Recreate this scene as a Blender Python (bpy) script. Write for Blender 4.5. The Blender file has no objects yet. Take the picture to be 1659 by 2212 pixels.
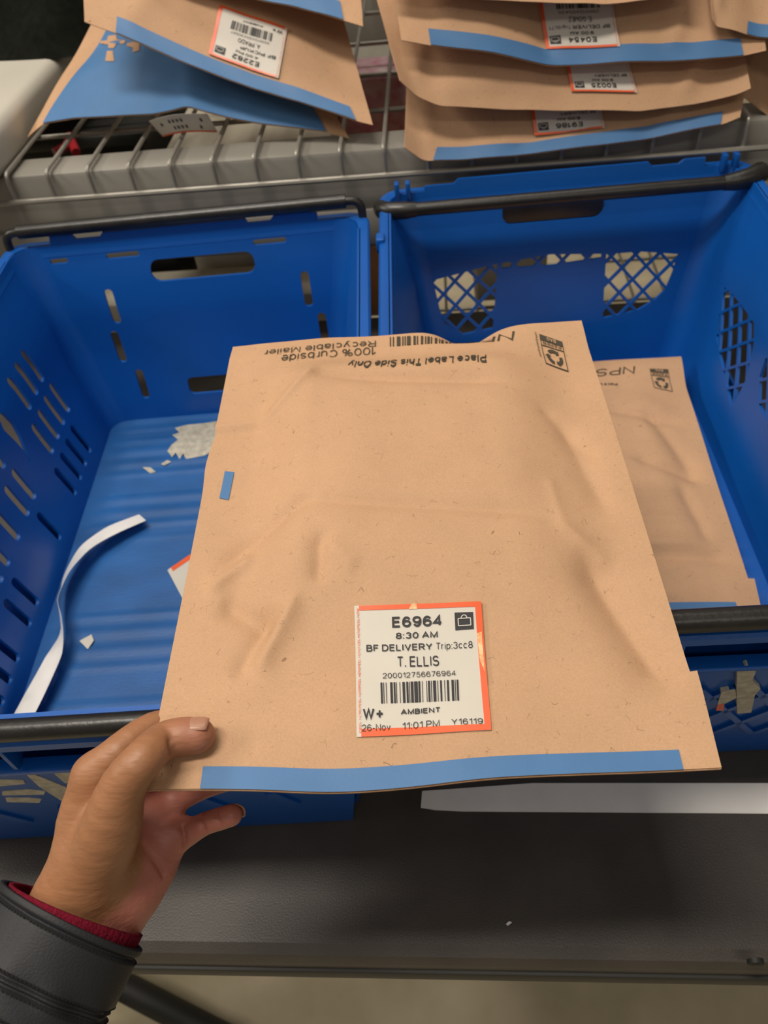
import bpy, bmesh, math, random
import numpy as np
from mathutils import Vector, Matrix, geometry
random.seed(7); np.random.seed(7)
sc = bpy.context.scene
COL = sc.collection
TZ = 0.80                    # height of the work table above the floor; every build number below is measured from the table top

# ---------------------------------------------------------------- camera
F_PX = 1684.17; PITCH = 0.8228; ROLL = -0.1312; YAW = 0.1308; CAM_H = 0.621
def _rx(a): c, s = math.cos(a), math.sin(a); return np.array([[1,0,0],[0,c,-s],[0,s,c]])
def _rz(a): c, s = math.cos(a), math.sin(a); return np.array([[c,-s,0],[s,c,0],[0,0,1.]])
CM = _rz(YAW) @ _rx(math.pi/2 - PITCH) @ _rz(ROLL)
CP = np.array([0, 0, CAM_H])
cd = bpy.data.cameras.new('camera'); cam = bpy.data.objects.new('camera', cd); COL.objects.link(cam)
cd.sensor_fit = 'HORIZONTAL'; cd.sensor_width = 36.0; cd.lens = 36.0 * F_PX / 1659.0
cd.clip_start = 0.02; cd.clip_end = 60
m4 = Matrix([list(CM[i]) + [CP[i] + (TZ if i == 2 else 0)] for i in range(3)] + [[0, 0, 0, 1]])
cam.matrix_world = m4
cd.dof.use_dof = True; cd.dof.focus_distance = 0.43; cd.dof.aperture_fstop = 16.0
sc.camera = cam

# ---------------------------------------------------------------- world, lamps, exposure
sc.view_settings.view_transform = 'Standard'; sc.view_settings.look = 'None'
sc.view_settings.gamma = 1.0; sc.view_settings.use_curve_mapping = False
sc.view_settings.exposure = -0.10
w = bpy.data.worlds.new('world'); sc.world = w; w.use_nodes = True
w.node_tree.nodes['Background'].inputs[0].default_value = (1.0, 0.90, 0.78, 1)
w.node_tree.nodes['Background'].inputs[1].default_value = 0.17
def area(name, loc, sx, sy, power, col=(1, 0.915, 0.80), rot=(0, 0, 0)):
    l = bpy.data.lights.new(name, 'AREA'); l.shape = 'RECTANGLE'; l.size = sx; l.size_y = sy; l.energy = power; l.color = col
    o = bpy.data.objects.new(name, l); COL.objects.link(o); o.location = (loc[0], loc[1], loc[2] + TZ); o.rotation_euler = rot
    return o
area('ceiling_fixture_main', (-0.72, 0.20, 2.7), 1.2, 0.30, 54)
area('ceiling_fixture_far', (-0.4, 1.75, 2.8), 2.4, 0.35, 26)
area('fill_light_near', (0.8, -1.7, 2.9), 2.4, 0.35, 17)  # unseen fill lamp, added to brighten the palm and tote fronts
area('fill_light_left', (-3.0, 0.45, 2.5), 0.35, 2.0, 46, rot=(0, -0.55, 0))  # unseen lamp added at the left to brighten the floor under the table

# ---------------------------------------------------------------- pixel helpers (1659x2212 frame)
def ray(px): return CM @ np.array([(px[0]-829.5)/F_PX, -(px[1]-1106.0)/F_PX, -1.0])
def at(px, d): return CP + ray(px)*d
def hitz(px, z): r = ray(px); return CP + r*((z-CP[2])/r[2])
def hity(px, y): r = ray(px); return CP + r*(y/r[1])
def hitp(px, P0, n): r = ray(px); return CP + r*(((P0-CP) @ n)/(r @ n))
def proj(P):
    c = (np.asarray(P, float) - CP) @ CM
    return np.stack([829.5 + F_PX*c[..., 0]/-c[..., 2], 1106.0 - F_PX*c[..., 1]/-c[..., 2]], -1)

# ---------------------------------------------------------------- materials
def lin(r, g, b):
    f = lambda c: (c/255/12.92) if c/255 <= .04045 else ((c/255+.055)/1.055)**2.4
    return (f(r), f(g), f(b), 1)
class NT:
    def __init__(s, name):
        s.m = bpy.data.materials.new(name); s.m.use_nodes = True; s.t = s.m.node_tree; s.n = s.t.nodes; s.b = s.n['Principled BSDF']
    def add(s, typ, **kw):
        n = s.n.new(typ)
        for k, v in kw.items(): setattr(n, k, v)
        return n
    def link(s, a, b): s.t.links.new(a, b)
def mat(name, col, rough=.5, var=.0, vscale=20., bump=0., bscale=200., metal=0., spec=.5, sss=0., coord='Object', stretch=(1, 1, 1), col2=None, detail=4.):
    k = NT(name); b = k.b
    b.inputs['Base Color'].default_value = col; b.inputs['Roughness'].default_value = rough; b.inputs['Metallic'].default_value = metal
    b.inputs['Specular IOR Level'].default_value = spec
    if var or bump:
        tc = k.add('ShaderNodeTexCoord'); mp = k.add('ShaderNodeMapping'); mp.inputs['Scale'].default_value = stretch
        k.link(tc.outputs[coord], mp.inputs['Vector'])
    if var:
        nz = k.add('ShaderNodeTexNoise'); nz.inputs['Scale'].default_value = vscale; nz.inputs['Detail'].default_value = detail
        k.link(mp.outputs[0], nz.inputs['Vector'])
        rp = k.add('ShaderNodeValToRGB'); rp.color_ramp.elements[0].position = .32; rp.color_ramp.elements[1].position = .68
        c2 = col2 or tuple(col[i]*(1-var) for i in range(3)) + (1,)
        rp.color_ramp.elements[0].color = c2; rp.color_ramp.elements[1].color = col if col2 else tuple(min(1, col[i]*(1+var)) for i in range(3)) + (1,)
        k.link(nz.outputs['Fac'], rp.inputs['Fac']); k.link(rp.outputs['Color'], b.inputs['Base Color'])
    if bump:
        nb = k.add('ShaderNodeTexNoise'); nb.inputs['Scale'].default_value = bscale; nb.inputs['Detail'].default_value = 3
        k.link(mp.outputs[0], nb.inputs['Vector'])
        bp = k.add('ShaderNodeBump'); bp.inputs['Strength'].default_value = bump; bp.inputs['Distance'].default_value = .002
        k.link(nb.outputs['Fac'], bp.inputs['Height']); k.link(bp.outputs[0], b.inputs['Normal'])
    return k.m
def kraft(name, col):
    k = NT(name); b = k.b; b.inputs['Roughness'].default_value = .72; b.inputs['Specular IOR Level'].default_value = .25
    tc = k.add('ShaderNodeTexCoord')
    n1 = k.add('ShaderNodeTexNoise'); n1.inputs['Scale'].default_value = 14; n1.inputs['Detail'].default_value = 8; n1.inputs['Roughness'].default_value = .7
    n2 = k.add('ShaderNodeTexNoise'); n2.inputs['Scale'].default_value = 900; n2.inputs['Detail'].default_value = 2
    k.link(tc.outputs['Object'], n1.inputs['Vector']); k.link(tc.outputs['Object'], n2.inputs['Vector'])
    r1 = k.add('ShaderNodeValToRGB'); r1.color_ramp.elements[0].position = .3; r1.color_ramp.elements[1].position = .7
    r1.color_ramp.elements[0].color = tuple(c*.92 for c in col[:3]) + (1,); r1.color_ramp.elements[1].color = tuple(min(1, c*1.06) for c in col[:3]) + (1,)
    k.link(n1.outputs['Fac'], r1.inputs['Fac'])
    mx = k.add('ShaderNodeMixRGB', blend_type='MULTIPLY'); mx.inputs['Fac'].default_value = .22
    k.link(r1.outputs['Color'], mx.inputs['Color1']); k.link(n2.outputs['Fac'], mx.inputs['Color2'])
    # short dark fibres pressed into the paper
    wv = k.add('ShaderNodeTexNoise'); wv.inputs['Scale'].default_value = 60; k.link(tc.outputs['Object'], wv.inputs['Vector'])
    ad = k.add('ShaderNodeMixRGB', blend_type='ADD'); ad.inputs['Fac'].default_value = .012
    k.link(tc.outputs['Object'], ad.inputs['Color1']); k.link(wv.outputs['Color'], ad.inputs['Color2'])
    v = k.add('ShaderNodeTexVoronoi', feature='DISTANCE_TO_EDGE'); v.inputs['Scale'].default_value = 150; k.link(ad.outputs['Color'], v.inputs['Vector'])
    lt = k.add('ShaderNodeMath', operation='LESS_THAN'); lt.inputs[1].default_value = .014; k.link(v.outputs['Distance'], lt.inputs[0])
    n3 = k.add('ShaderNodeTexNoise'); n3.inputs['Scale'].default_value = 190; n3.inputs['Detail'].default_value = 0; k.link(tc.outputs['Object'], n3.inputs['Vector'])
    gt = k.add('ShaderNodeMath', operation='GREATER_THAN'); gt.inputs[1].default_value = .715; k.link(n3.outputs['Fac'], gt.inputs[0])
    ml = k.add('ShaderNodeMath', operation='MULTIPLY'); k.link(lt.outputs[0], ml.inputs[0]); k.link(gt.outputs[0], ml.inputs[1])
    m2 = k.add('ShaderNodeMath', operation='MULTIPLY'); m2.inputs[1].default_value = .5; k.link(ml.outputs[0], m2.inputs[0])
    fx = k.add('ShaderNodeMixRGB'); k.link(m2.outputs[0], fx.inputs['Fac']); k.link(mx.outputs['Color'], fx.inputs['Color1']); fx.inputs['Color2'].default_value = (.10, .05, .02, 1)
    k.link(fx.outputs['Color'], b.inputs['Base Color'])
    bp = k.add('ShaderNodeBump'); bp.inputs['Strength'].default_value = .12; bp.inputs['Distance'].default_value = .001
    k.link(n2.outputs['Fac'], bp.inputs['Height']); k.link(bp.outputs[0], b.inputs['Normal'])
    return k.m
M = dict(
    kraft=kraft('kraft_paper', (.60, .366, .214, 1)),
    tape=mat('blue_tape', (.072, .185, .385, 1), .5, .04, 30, .05, 500, spec=.35),
    tote=mat('blue_tote_plastic', (.003, .090, .40, 1), .36, .05, 12, .06, 350, spec=.5),
    tote_worn=mat('scuffed_blue_plastic', (.014, .105, .33, 1), .45, .18, 9, .12, 160, stretch=(1, 3, 1)),
    bar=mat('black_plastic_bar', (.012, .011, .010, 1), .36, .3, 60, .1, 300, spec=.6),
    white=mat('label_white', (.60, .56, .49, 1), .5, .02, 40, .02, 300),
    orange=mat('label_orange', (.80, .11, .024, 1), .35, .06, 60),
    foil=mat('worn_label_foil', (.85, .66, .36, 1), .35, .25, 300, col2=(.86, .22, .06, 1)),
    ink=mat('black_ink', (.018, .017, .020, 1), .6),
    brownink=mat('mailer_print', (.050, .042, .025, 1), .7),
    redink=mat('red_ink', (.80, .10, .03, 1), .6, .4, 300, col2=(.9, .55, .4, 1)),
    table=mat('black_table_plastic', (.058, .050, .043, 1), .48, .15, 20, .16, 700, spec=.5),
    concrete=mat('concrete_floor', (.62, .53, .37, 1), .75, .25, 7, .1, 60, col2=(.42, .36, .23, 1), detail=8),
    steel=mat('grey_painted_steel', (.27, .255, .225, 1), .4, .06, 10, spec=.5),
    wire=mat('zinc_wire', (.36, .34, .30, 1), .38, .1, 40, metal=.5),
    rail=mat('light_painted_steel', (.55, .52, .45, 1), .38, .04, 8),
    paper=mat('white_backing_paper', (.82, .80, .77, 1), .55, .05, 25),
    residue=mat('torn_label_residue', (.60, .56, .46, 1), .8, .25, 160, col2=(.40, .37, .29, 1)),
    black=mat('black_fleece', (.006, .007, .005, 1), .95, .3, 90, .4, 500, spec=.1),
    jacket=mat('charcoal_nylon', (.017, .018, .021, 1), .6, .15, 25, .15, 900, spec=.4),
    stitch=mat('black_stitching', (.006, .006, .007, 1), .9),
    cuff=mat('red_knit', (.155, .008, .022, 1), .9, .2, 500, .5, 900, spec=.1),
    nail=mat('fingernail', (.42, .215, .14, 1), .35, .04, 200),
    pink=mat('pink_wrap', (.55, .20, .30, 1), .4, .35, 60, col2=(.65, .50, .50, 1)),
    carton=mat('brown_carton', (.42, .20, .09, 1), .75, .1, 30),
    cream=mat('cream_carton', (.70, .65, .52, 1), .6, .06, 20),
    greybox=mat('grey_carton', (.42, .40, .36, 1), .6, .08, 20),
    red=mat('red_plastic', (.35, .012, .02, 1), .4),
    rubber=mat('dark_rubber', (.012, .012, .010, 1), .6),
)
# skin: one body colour on the back of the hand, pinker on the palm (stored per vertex as 'palm')
k = NT('skin'); b = k.b; b.inputs['Roughness'].default_value = .48
at_ = k.add('ShaderNodeAttribute', attribute_name='palm')
tc = k.add('ShaderNodeTexCoord'); nz = k.add('ShaderNodeTexNoise'); nz.inputs['Scale'].default_value = 45; nz.inputs['Detail'].default_value = 6
k.link(tc.outputs['Object'], nz.inputs['Vector'])
ra = k.add('ShaderNodeValToRGB'); ra.color_ramp.elements[0].color = (.30, .130, .058, 1); ra.color_ramp.elements[1].color = (.39, .185, .088, 1)
rb = k.add('ShaderNodeValToRGB'); rb.color_ramp.elements[0].color = (.40, .135, .098, 1); rb.color_ramp.elements[1].color = (.50, .19, .14, 1)
k.link(nz.outputs['Fac'], ra.inputs['Fac']); k.link(nz.outputs['Fac'], rb.inputs['Fac'])
mx = k.add('ShaderNodeMixRGB'); k.link(at_.outputs['Fac'], mx.inputs['Fac']); k.link(ra.outputs['Color'], mx.inputs['Color1']); k.link(rb.outputs['Color'], mx.inputs['Color2'])
k.link(mx.outputs['Color'], b.inputs['Base Color'])
mp = k.add('ShaderNodeMapping'); mp.inputs['Rotation'].default_value = (0, 0, .5); mp.inputs['Scale'].default_value = (60, 330, 330); k.link(tc.outputs['Object'], mp.inputs['Vector'])
nb = k.add('ShaderNodeTexNoise'); nb.inputs['Scale'].default_value = 1.0; nb.inputs['Detail'].default_value = 4; k.link(mp.outputs[0], nb.inputs['Vector'])
bp = k.add('ShaderNodeBump'); bp.inputs['Strength'].default_value = .38; bp.inputs['Distance'].default_value = .0012; k.link(nb.outputs['Fac'], bp.inputs['Height']); k.link(bp.outputs[0], b.inputs['Normal'])
b.inputs['Subsurface Weight'].default_value = .12; b.inputs['Subsurface Radius'].default_value = (.008, .003, .0015); b.inputs['Subsurface Scale'].default_value = .5
M['skin'] = k.m

# ---------------------------------------------------------------- object helpers
def mesh(name, V, Fc, m, smooth=True, angle=40):
    me = bpy.data.meshes.new(name); me.from_pydata([tuple(map(float, v)) for v in V], [], [tuple(map(int, f)) for f in Fc]); me.update()
    ms = m if isinstance(m, list) else [m]
    for x in ms: me.materials.append(M[x])
    if smooth:
        me.polygons.foreach_set('use_smooth', [True]*len(me.polygons))
        if angle: me.set_sharp_from_angle(angle=math.radians(angle))
    return me
def top(name, label, cat, loc=(0, 0, 0), rz=0, group=None, data=None, kind=None):
    o = bpy.data.objects.new(name, data); COL.objects.link(o)
    o.location = (loc[0], loc[1], loc[2] + TZ); o.rotation_euler = (0, 0, rz)
    if label: o['label'] = label
    if cat: o['category'] = cat
    if group: o['group'] = group
    if kind: o['kind'] = kind
    if data is None: o.empty_display_size = .05
    return o
def part(name, parent, V, Fc, m, org=(0, 0, 0), smooth=True, angle=40, label=None, kind=None):
    V = np.asarray(V, float) - np.asarray(org, float)
    o = bpy.data.objects.new(name, mesh(name, V, Fc, m, smooth, angle)); COL.objects.link(o); o.parent = parent
    if label: o['label'] = label
    if kind: o['kind'] = kind
    return o
def single(name, label, cat, V, Fc, m, group=None, kind=None, smooth=True, angle=40):
    V = np.asarray(V, float); lo, hi = V.min(0), V.max(0); c = np.array([(lo[0]+hi[0])/2, (lo[1]+hi[1])/2, lo[2]])
    return top(name, label, cat, c, 0, group, mesh(name, V - c, Fc, m, smooth, angle), kind)
def join(*ms):
    V, Fc = [], []; n = 0
    for v, f in ms:
        v = np.asarray(v, float); V.append(v); Fc += [tuple(i+n for i in q) for q in f]; n += len(v)
    return np.concatenate(V), Fc
def box(x0, x1, y0, y1, z0, z1, bev=0.0, seg=2):
    bm = bmesh.new(); bmesh.ops.create_cube(bm, size=1)
    for v in bm.verts: v.co = Vector(((x0+x1)/2 + v.co.x*(x1-x0), (y0+y1)/2 + v.co.y*(y1-y0), (z0+z1)/2 + v.co.z*(z1-z0)))
    if bev: bmesh.ops.bevel(bm, geom=bm.edges[:] , offset=bev, segments=seg, affect='EDGES', profile=.5)
    bm.verts.index_update(); r = (np.array([v.co[:] for v in bm.verts]), [tuple(v.index for v in f.verts) for f in bm.faces]); bm.free(); return r
def tube(pts, r, n=12, caps=True, flat=1.0):
    P = np.asarray(pts, float); N = len(P); R = np.broadcast_to(np.asarray(r, float), (N,))
    T = np.gradient(P, axis=0); T /= np.linalg.norm(T, axis=1)[:, None] + 1e-12
    up = np.array([0, 0, 1.]) if abs(T[0][2]) < .9 else np.array([1., 0, 0]); V = []; a = np.cross(T[0], up); a /= np.linalg.norm(a)
    for i in range(N):
        a = a - T[i]*(a @ T[i]); a /= np.linalg.norm(a); bb = np.cross(T[i], a)
        for j in range(n):
            t = 2*math.pi*j/n; V.append(P[i] + R[i]*(math.cos(t)*a + flat*math.sin(t)*bb))
    Fc = [(i*n+j, i*n+(j+1) % n, (i+1)*n+(j+1) % n, (i+1)*n+j) for i in range(N-1) for j in range(n)]
    if caps: Fc += [tuple(range(n))[::-1], tuple((N-1)*n+j for j in range(n))]
    return np.array(V), Fc
def fillet(pts, rad, n=5):
    P = [np.asarray(p, float) for p in pts]; out = [P[0]]
    for i in range(1, len(P)-1):
        a, b_, c = P[i-1], P[i], P[i+1]; u = (a-b_); v = (c-b_); lu, lv = np.linalg.norm(u), np.linalg.norm(v); d = min(rad, lu*.45, lv*.45)
        p, q = b_+u/lu*d, b_+v/lv*d
        for k_ in range(n+1):
            t = k_/n; out.append((1-t)**2*p + 2*t*(1-t)*b_ + t*t*q)
    out.append(P[-1]); return np.array(out)
def rrect(x0, x1, y0, y1, r, n=4, skew=0.):
    pts = []
    for cx_, cy_, a0 in ((x1-r, y1-r, 0), (x0+r, y1-r, 90), (x0+r, y0+r, 180), (x1-r, y0+r, 270)):
        for i in range(n+1):
            a = math.radians(a0 + 90*i/n); y = cy_ + r*math.sin(a); pts.append((cx_ + r*math.cos(a) + skew*(y-y0), y))
    return pts
def panel(outer, holes, th, levels=(), bend=None):
    """flat board with real openings; local coordinates (s, t, depth), front at 0 and back at -th"""
    def area2(p): return sum(p[i][0]*p[(i+1) % len(p)][1] - p[(i+1) % len(p)][0]*p[i][1] for i in range(len(p)))
    loops = [outer if area2(outer) > 0 else outer[::-1]] + [h if area2(h) < 0 else h[::-1] for h in holes]
    flat = [p for l in loops for p in l]; ed = []; o = 0
    for l in loops: ed += [(o+i, o+(i+1) % len(l)) for i in range(len(l))]; o += len(l)
    cv, _, ct, ov, _, _ = geometry.delaunay_2d_cdt([Vector(p) for p in flat], ed, [], 0, 1e-6)
    mp_ = {}
    for i, src in enumerate(ov):
        for j in src: mp_[j] = i
    def inside(p, l):
        c = False
        for i in range(len(l)):
            a, b_ = l[i], l[i-1]
            if (a[1] > p[1]) != (b_[1] > p[1]) and p[0] < (b_[0]-a[0])*(p[1]-a[1])/(b_[1]-a[1])+a[0]: c = not c
        return c
    bm = bmesh.new(); va = [bm.verts.new((v.x, v.y, 0)) for v in cv]; vb = [bm.verts.new((v.x, v.y, -th)) for v in cv]
    for t in ct:
        a, b_, c = [cv[i] for i in t]; s = (b_[0]-a[0])*(c[1]-a[1]) - (b_[1]-a[1])*(c[0]-a[0])
        if abs(s) < 1e-13: continue
        m_ = (a+b_+c)/3
        if not inside(m_, loops[0]) or any(inside(m_, l) for l in loops[1:]): continue
        t = t if s > 0 else t[::-1]
        bm.faces.new([va[i] for i in t]); bm.faces.new([vb[i] for i in t[::-1]])
    for i, j in ed:
        i, j = mp_[i], mp_[j]
        try: bm.faces.new((va[j], va[i], vb[i], vb[j]))
        except ValueError: pass
    for z in levels: bmesh.ops.bisect_plane(bm, geom=bm.verts[:]+bm.edges[:]+bm.faces[:], plane_co=(0, z, 0), plane_no=(0, 1, 0))
    bmesh.ops.recalc_face_normals(bm, faces=bm.faces[:])
    bm.verts.index_update(); V = np.array([v.co[:] for v in bm.verts]); Fc = [tuple(v.index for v in f.verts) for f in bm.faces]; bm.free()
    if bend: V[:, 2] += np.array([bend(a, b_) for a, b_ in V[:, :2]])
    return V, Fc
_tcache = {}
def _arc(cx_, cy_, rx_, ry_, a0, a1, n=12): return [(cx_+rx_*math.cos(math.radians(a0+(a1-a0)*i/n)), cy_+ry_*math.sin(math.radians(a0+(a1-a0)*i/n))) for i in range(n+1)]
def _o(cx_, cy_, rx_, ry_, n=20): return _arc(cx_, cy_, rx_, ry_, 90, 450, n)
X_ = .74                                   # height of small letters against capitals
_six = [_o(.5, .30, .5, .30), [(0, .30), (.0, .46)]+_arc(.5, .5, .5, .5, 180, 35, 12)]
GLY = {   # plain sans-serif letters drawn as pen strokes: (advance width, strokes)
 '0': (.56, [_o(.5, .5, .5, .5)]), '1': (.30, [[(0, .74), (.95, 1), (.95, 0)]]), '2': (.56, [_arc(.5, .71, .5, .29, 170, -25)+[(0, 0), (1, 0)]]),
 '3': (.56, [_arc(.48, .755, .45, .245, 160, -88), _arc(.48, .265, .5, .265, 88, -160)]), '4': (.58, [[(.73, 0), (.73, 1), (0, .28), (1, .28)]]),
 '5': (.56, [[(.92, 1), (.18, 1), (.06, .48)]+_arc(.48, .325, .52, .325, 140, -155)]), '6': (.56, _six), '7': (.54, [[(0, 1), (1, 1), (.32, 0)]]),
 '8': (.56, [_o(.5, .755, .42, .245), _o(.5, .265, .5, .265)]), '9': (.56, [[(1-x, 1-y) for x, y in st] for st in _six]),
 'A': (.72, [[(0, 0), (.5, 1), (1, 0)], [(.16, .33), (.84, .33)]]), 'B': (.60, [[(0, .53), (.55, .53)]+_arc(.58, .265, .42, .265, 90, -90)+[(0, 0), (0, 1), (.55, 1)]+_arc(.55, .765, .37, .235, 90, -90)]),
 'C': (.68, [_arc(.5, .5, .5, .5, 40, 320, 18)]), 'D': (.66, [[(0, 0), (0, 1), (.45, 1)]+_arc(.45, .5, .55, .5, 90, -90)+[(0, 0)]]), 'E': (.54, [[(1, 1), (0, 1), (0, 0), (1, 0)], [(0, .53), (.92, .53)]]),
 'F': (.52, [[(1, 1), (0, 1), (0, 0)], [(0, .51), (.9, .51)]]), 'G': (.70, [_arc(.5, .5, .5, .5, 40, 340, 18)+[(.98, .46), (.56, .46)]]), 'H': (.62, [[(0, 0), (0, 1)], [(1, 0), (1, 1)], [(0, .52), (1, .52)]]),
 'I': (.02, [[(.5, 0), (.5, 1)]]), 'K': (.62, [[(0, 0), (0, 1)], [(1, 1), (0, .36)], [(.34, .58), (1, 0)]]), 'L': (.50, [[(0, 1), (0, 0), (1, 0)]]), 'M': (.74, [[(0, 0), (0, 1), (.5, .04), (1, 1), (1, 0)]]),
 'N': (.62, [[(0, 0), (0, 1), (1, 0), (1, 1)]]), 'O': (.72, [_o(.5, .5, .5, .5)]), 'P': (.58, [[(0, 0), (0, 1), (.58, 1)]+_arc(.58, .735, .42, .265, 90, -90)+[(0, .47)]]),
 'R': (.62, [[(0, 0), (0, 1), (.58, 1)]+_arc(.58, .75, .40, .25, 90, -90)+[(0, .50)], [(.55, .5), (1, 0)]]), 'S': (.60, [_arc(.5, .745, .45, .255, 20, 268)+_arc(.5, .265, .5, .265, 88, -160)]),
 'T': (.58, [[(0, 1), (1, 1)], [(.5, 1), (.5, 0)]]), 'U': (.62, [[(0, 1), (0, .36)]+_arc(.5, .36, .5, .36, 180, 360)+[(1, 1)]]), 'V': (.68, [[(0, 1), (.5, 0), (1, 1)]]), 'W': (.98, [[(0, 1), (.26, 0), (.5, .96), (.74, 0), (1, 1)]]),
 'Y': (.66, [[(0, 1), (.5, .45), (1, 1)], [(.5, .45), (.5, 0)]]), 'Z': (.58, [[(0, 1), (1, 1), (0, 0), (1, 0)]]), '+': (.62, [[(0, .42), (1, .42)], [(.5, .02), (.5, .82)]]), '-': (.28, [[(0, .36), (1, .36)]]),
 ':': (.05, [[(.5, -.04), (.5, .09)], [(.5, .60), (.5, .73)]]), '.': (.05, [[(.5, -.04), (.5, .09)]]), '%': (.86, [_o(.2, .76, .2, .24), _o(.8, .24, .2, .24), [(.74, 1), (.26, 0)]]),
 'a': (.48, [_arc(.48, .52, .46, .22, 160, 0)+[(.94, .0)], _arc(.46, .22, .46, .22, 60, 330)+[(.94, .36), (.5, .42)]]), 'b': (.48, [[(0, 1), (0, 0)], _o(.5, .37, .5, .37)]), 'c': (.48, [_arc(.5, .37, .5, .37, 42, 318)]),
 'd': (.48, [[(1, 1), (1, 0)], _o(.5, .37, .5, .37)]), 'e': (.50, [[(0, .38), (1, .38)]+_arc(.5, .37, .5, .37, 2, 320, 16)]), 'f': (.28, [[(.4, 0), (.4, .8)]+_arc(.85, .8, .45, .2, 180, 90), [(0, X_), (.9, X_)]]), 'h': (.46, [[(0, 0), (0, 1)], [(0, .4)]+_arc(.5, .46, .5, .28, 180, 0)+[(1, 0)]]),
 'i': (.02, [[(.5, 0), (.5, X_)], [(.5, .93), (.5, 1)]]), 'l': (.02, [[(.5, 0), (.5, 1)]]), 'n': (.46, [[(0, 0), (0, X_)], [(0, .4)]+_arc(.5, .46, .5, .28, 180, 0)+[(1, 0)]]), 'o': (.50, [_o(.5, .37, .5, .37)]),
 'p': (.48, [[(0, X_), (0, -.28)], _o(.5, .37, .5, .37)]), 'r': (.26, [[(0, 0), (0, X_)], [(0, .4)]+_arc(.7, .44, .7, .30, 180, 85)]), 's': (.44, [_arc(.5, .55, .44, .19, 25, 268)+_arc(.5, .19, .48, .19, 88, -158)]),
 'u': (.46, [[(0, X_), (0, .28)]+_arc(.5, .28, .5, .28, 180, 360), [(1, X_), (1, 0)]]), 'v': (.50, [[(0, X_), (.5, 0), (1, X_)]]), 'w': (.74, [[(0, X_), (.26, 0), (.5, X_*.95), (.74, 0), (1, X_)]]), 'y': (.50, [[(0, X_), (.5, 0)], [(1, X_), (.42, -.18), (.05, -.27)]]),
}
def _ribbon(p, t):
    P = np.array(p, float); keep = [0]+[i for i in range(1, len(P)) if np.hypot(*(P[i]-P[i-1])) > 1e-5]; P = P[keep]
    closed = np.hypot(*(P[0]-P[-1])) < 1e-4 and len(P) > 3
    if closed: P = P[:-1]
    n = len(P); V = []; nrm = lambda d: np.array([-d[1], d[0]])/(np.hypot(*d)+1e-12)
    for i in range(n):
        a = P[i]-P[i-1] if (closed or i > 0) else P[1]-P[0]; c = P[(i+1) % n]-P[i] if (closed or i < n-1) else P[-1]-P[-2]
        na, nc = nrm(a), nrm(c); m_ = na+nc; m_ = m_/(np.hypot(*m_)+1e-9); k_ = min(2.2, 1/max(.2, float(m_ @ na))); V += [P[i]+m_*t/2*k_, P[i]-m_*t/2*k_]
    return V, [(2*i+1, 2*((i+1) % n)+1, 2*((i+1) % n), 2*i) for i in range(n if closed else n-1)]
def text2d(s, bold=0.0):
    key = (s, bold)
    if key not in _tcache:
        t = .105+bold*4.0; V, Fc, x = [], [], 0.
        for ch in s:
            if ch == ' ': x += .30; continue
            w_, sts = GLY[ch]; w_ = w_*(1+bold*4)
            for st in sts:
                hi_ = 1-t/2
                pts = [(x+t/2+px*w_, (t/2+py*(1-t)) if py >= 0 else py+t/2) for px, py in st]; v, f = _ribbon(pts, t); n = len(V); V += v; Fc += [tuple(i+n for i in q) for q in f]
            x += w_+t+.13
        V = np.array(V); lo_, hi_ = V.min(0), V.max(0); hi_[1] = max(hi_[1], lo_[1]+.9); _tcache[key] = ((V-lo_)/(hi_-lo_), Fc)
    return _tcache[key]

# ---------------------------------------------------------------- sheets (paper surfaces)
class Sheet:
    def __init__(s, f): s.f = f
    def P(s, u, v): return s.f(np.asarray(u, float), np.asarray(v, float))
    def N(s, u, v):
        u = np.asarray(u, float); v = np.asarray(v, float); e = 2e-3
        n = np.cross(s.f(u+e, v)-s.f(u-e, v), s.f(u, v+e)-s.f(u, v-e)); return n/(np.linalg.norm(n, axis=-1)[..., None]+1e-12)
    def on(s, uv, off): uv = np.asarray(uv, float); return s.P(uv[..., 0], uv[..., 1]) + s.N(uv[..., 0], uv[..., 1])*off
    def uv(s, px, g=(.5, .5)):
        x = np.array(g, float); px = np.asarray(px, float)
        for _ in range(25):
            p0 = proj(s.P(x[0], x[1])); e = 1e-3
            J = np.stack([(proj(s.P(x[0]+e, x[1]))-p0)/e, (proj(s.P(x[0], x[1]+e))-p0)/e], 1)
            d = np.linalg.lstsq(J, px-p0, rcond=None)[0]; d = np.clip(d, -.25, .25); x = x + d
            if np.abs(d).max() < 1e-6: break
        return x
def grid_faces(nu, nv): return [(i*nu+j, i*nu+j+1, (i+1)*nu+j+1, (i+1)*nu+j) for i in range(nv-1) for j in range(nu-1)]
def patch(sheet, quad, off, nu=10, nv=10, edge=None):
    """quad: uv corners in order near-left, near-right, far-right, far-left; a thin sheet of real thickness"""
    q = np.asarray(quad, float); a, b_ = np.meshgrid(np.linspace(0, 1, nu), np.linspace(0, 1, nv)); a, b_ = a.ravel()[:, None], b_.ravel()[:, None]
    uv = (1-a)*(1-b_)*q[0] + a*(1-b_)*q[1] + a*b_*q[2] + (1-a)*b_*q[3]
    V = np.concatenate([sheet.on(uv, off), sheet.on(uv, off-.00022)]); n = nu*nv; f = grid_faces(nu, nv)
    Fc = f + [tuple(i+n for i in q_[::-1]) for q_ in f]
    ring = [j for j in range(nu)] + [i*nu+nu-1 for i in range(1, nv)] + [(nv-1)*nu+j for j in range(nu-2, -1, -1)] + [i*nu for i in range(nv-2, 0, -1)]
    Fc += [(ring[i], ring[i]+n, ring[(i+1) % len(ring)]+n, ring[(i+1) % len(ring)]) for i in range(len(ring))]
    return V, Fc
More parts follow.
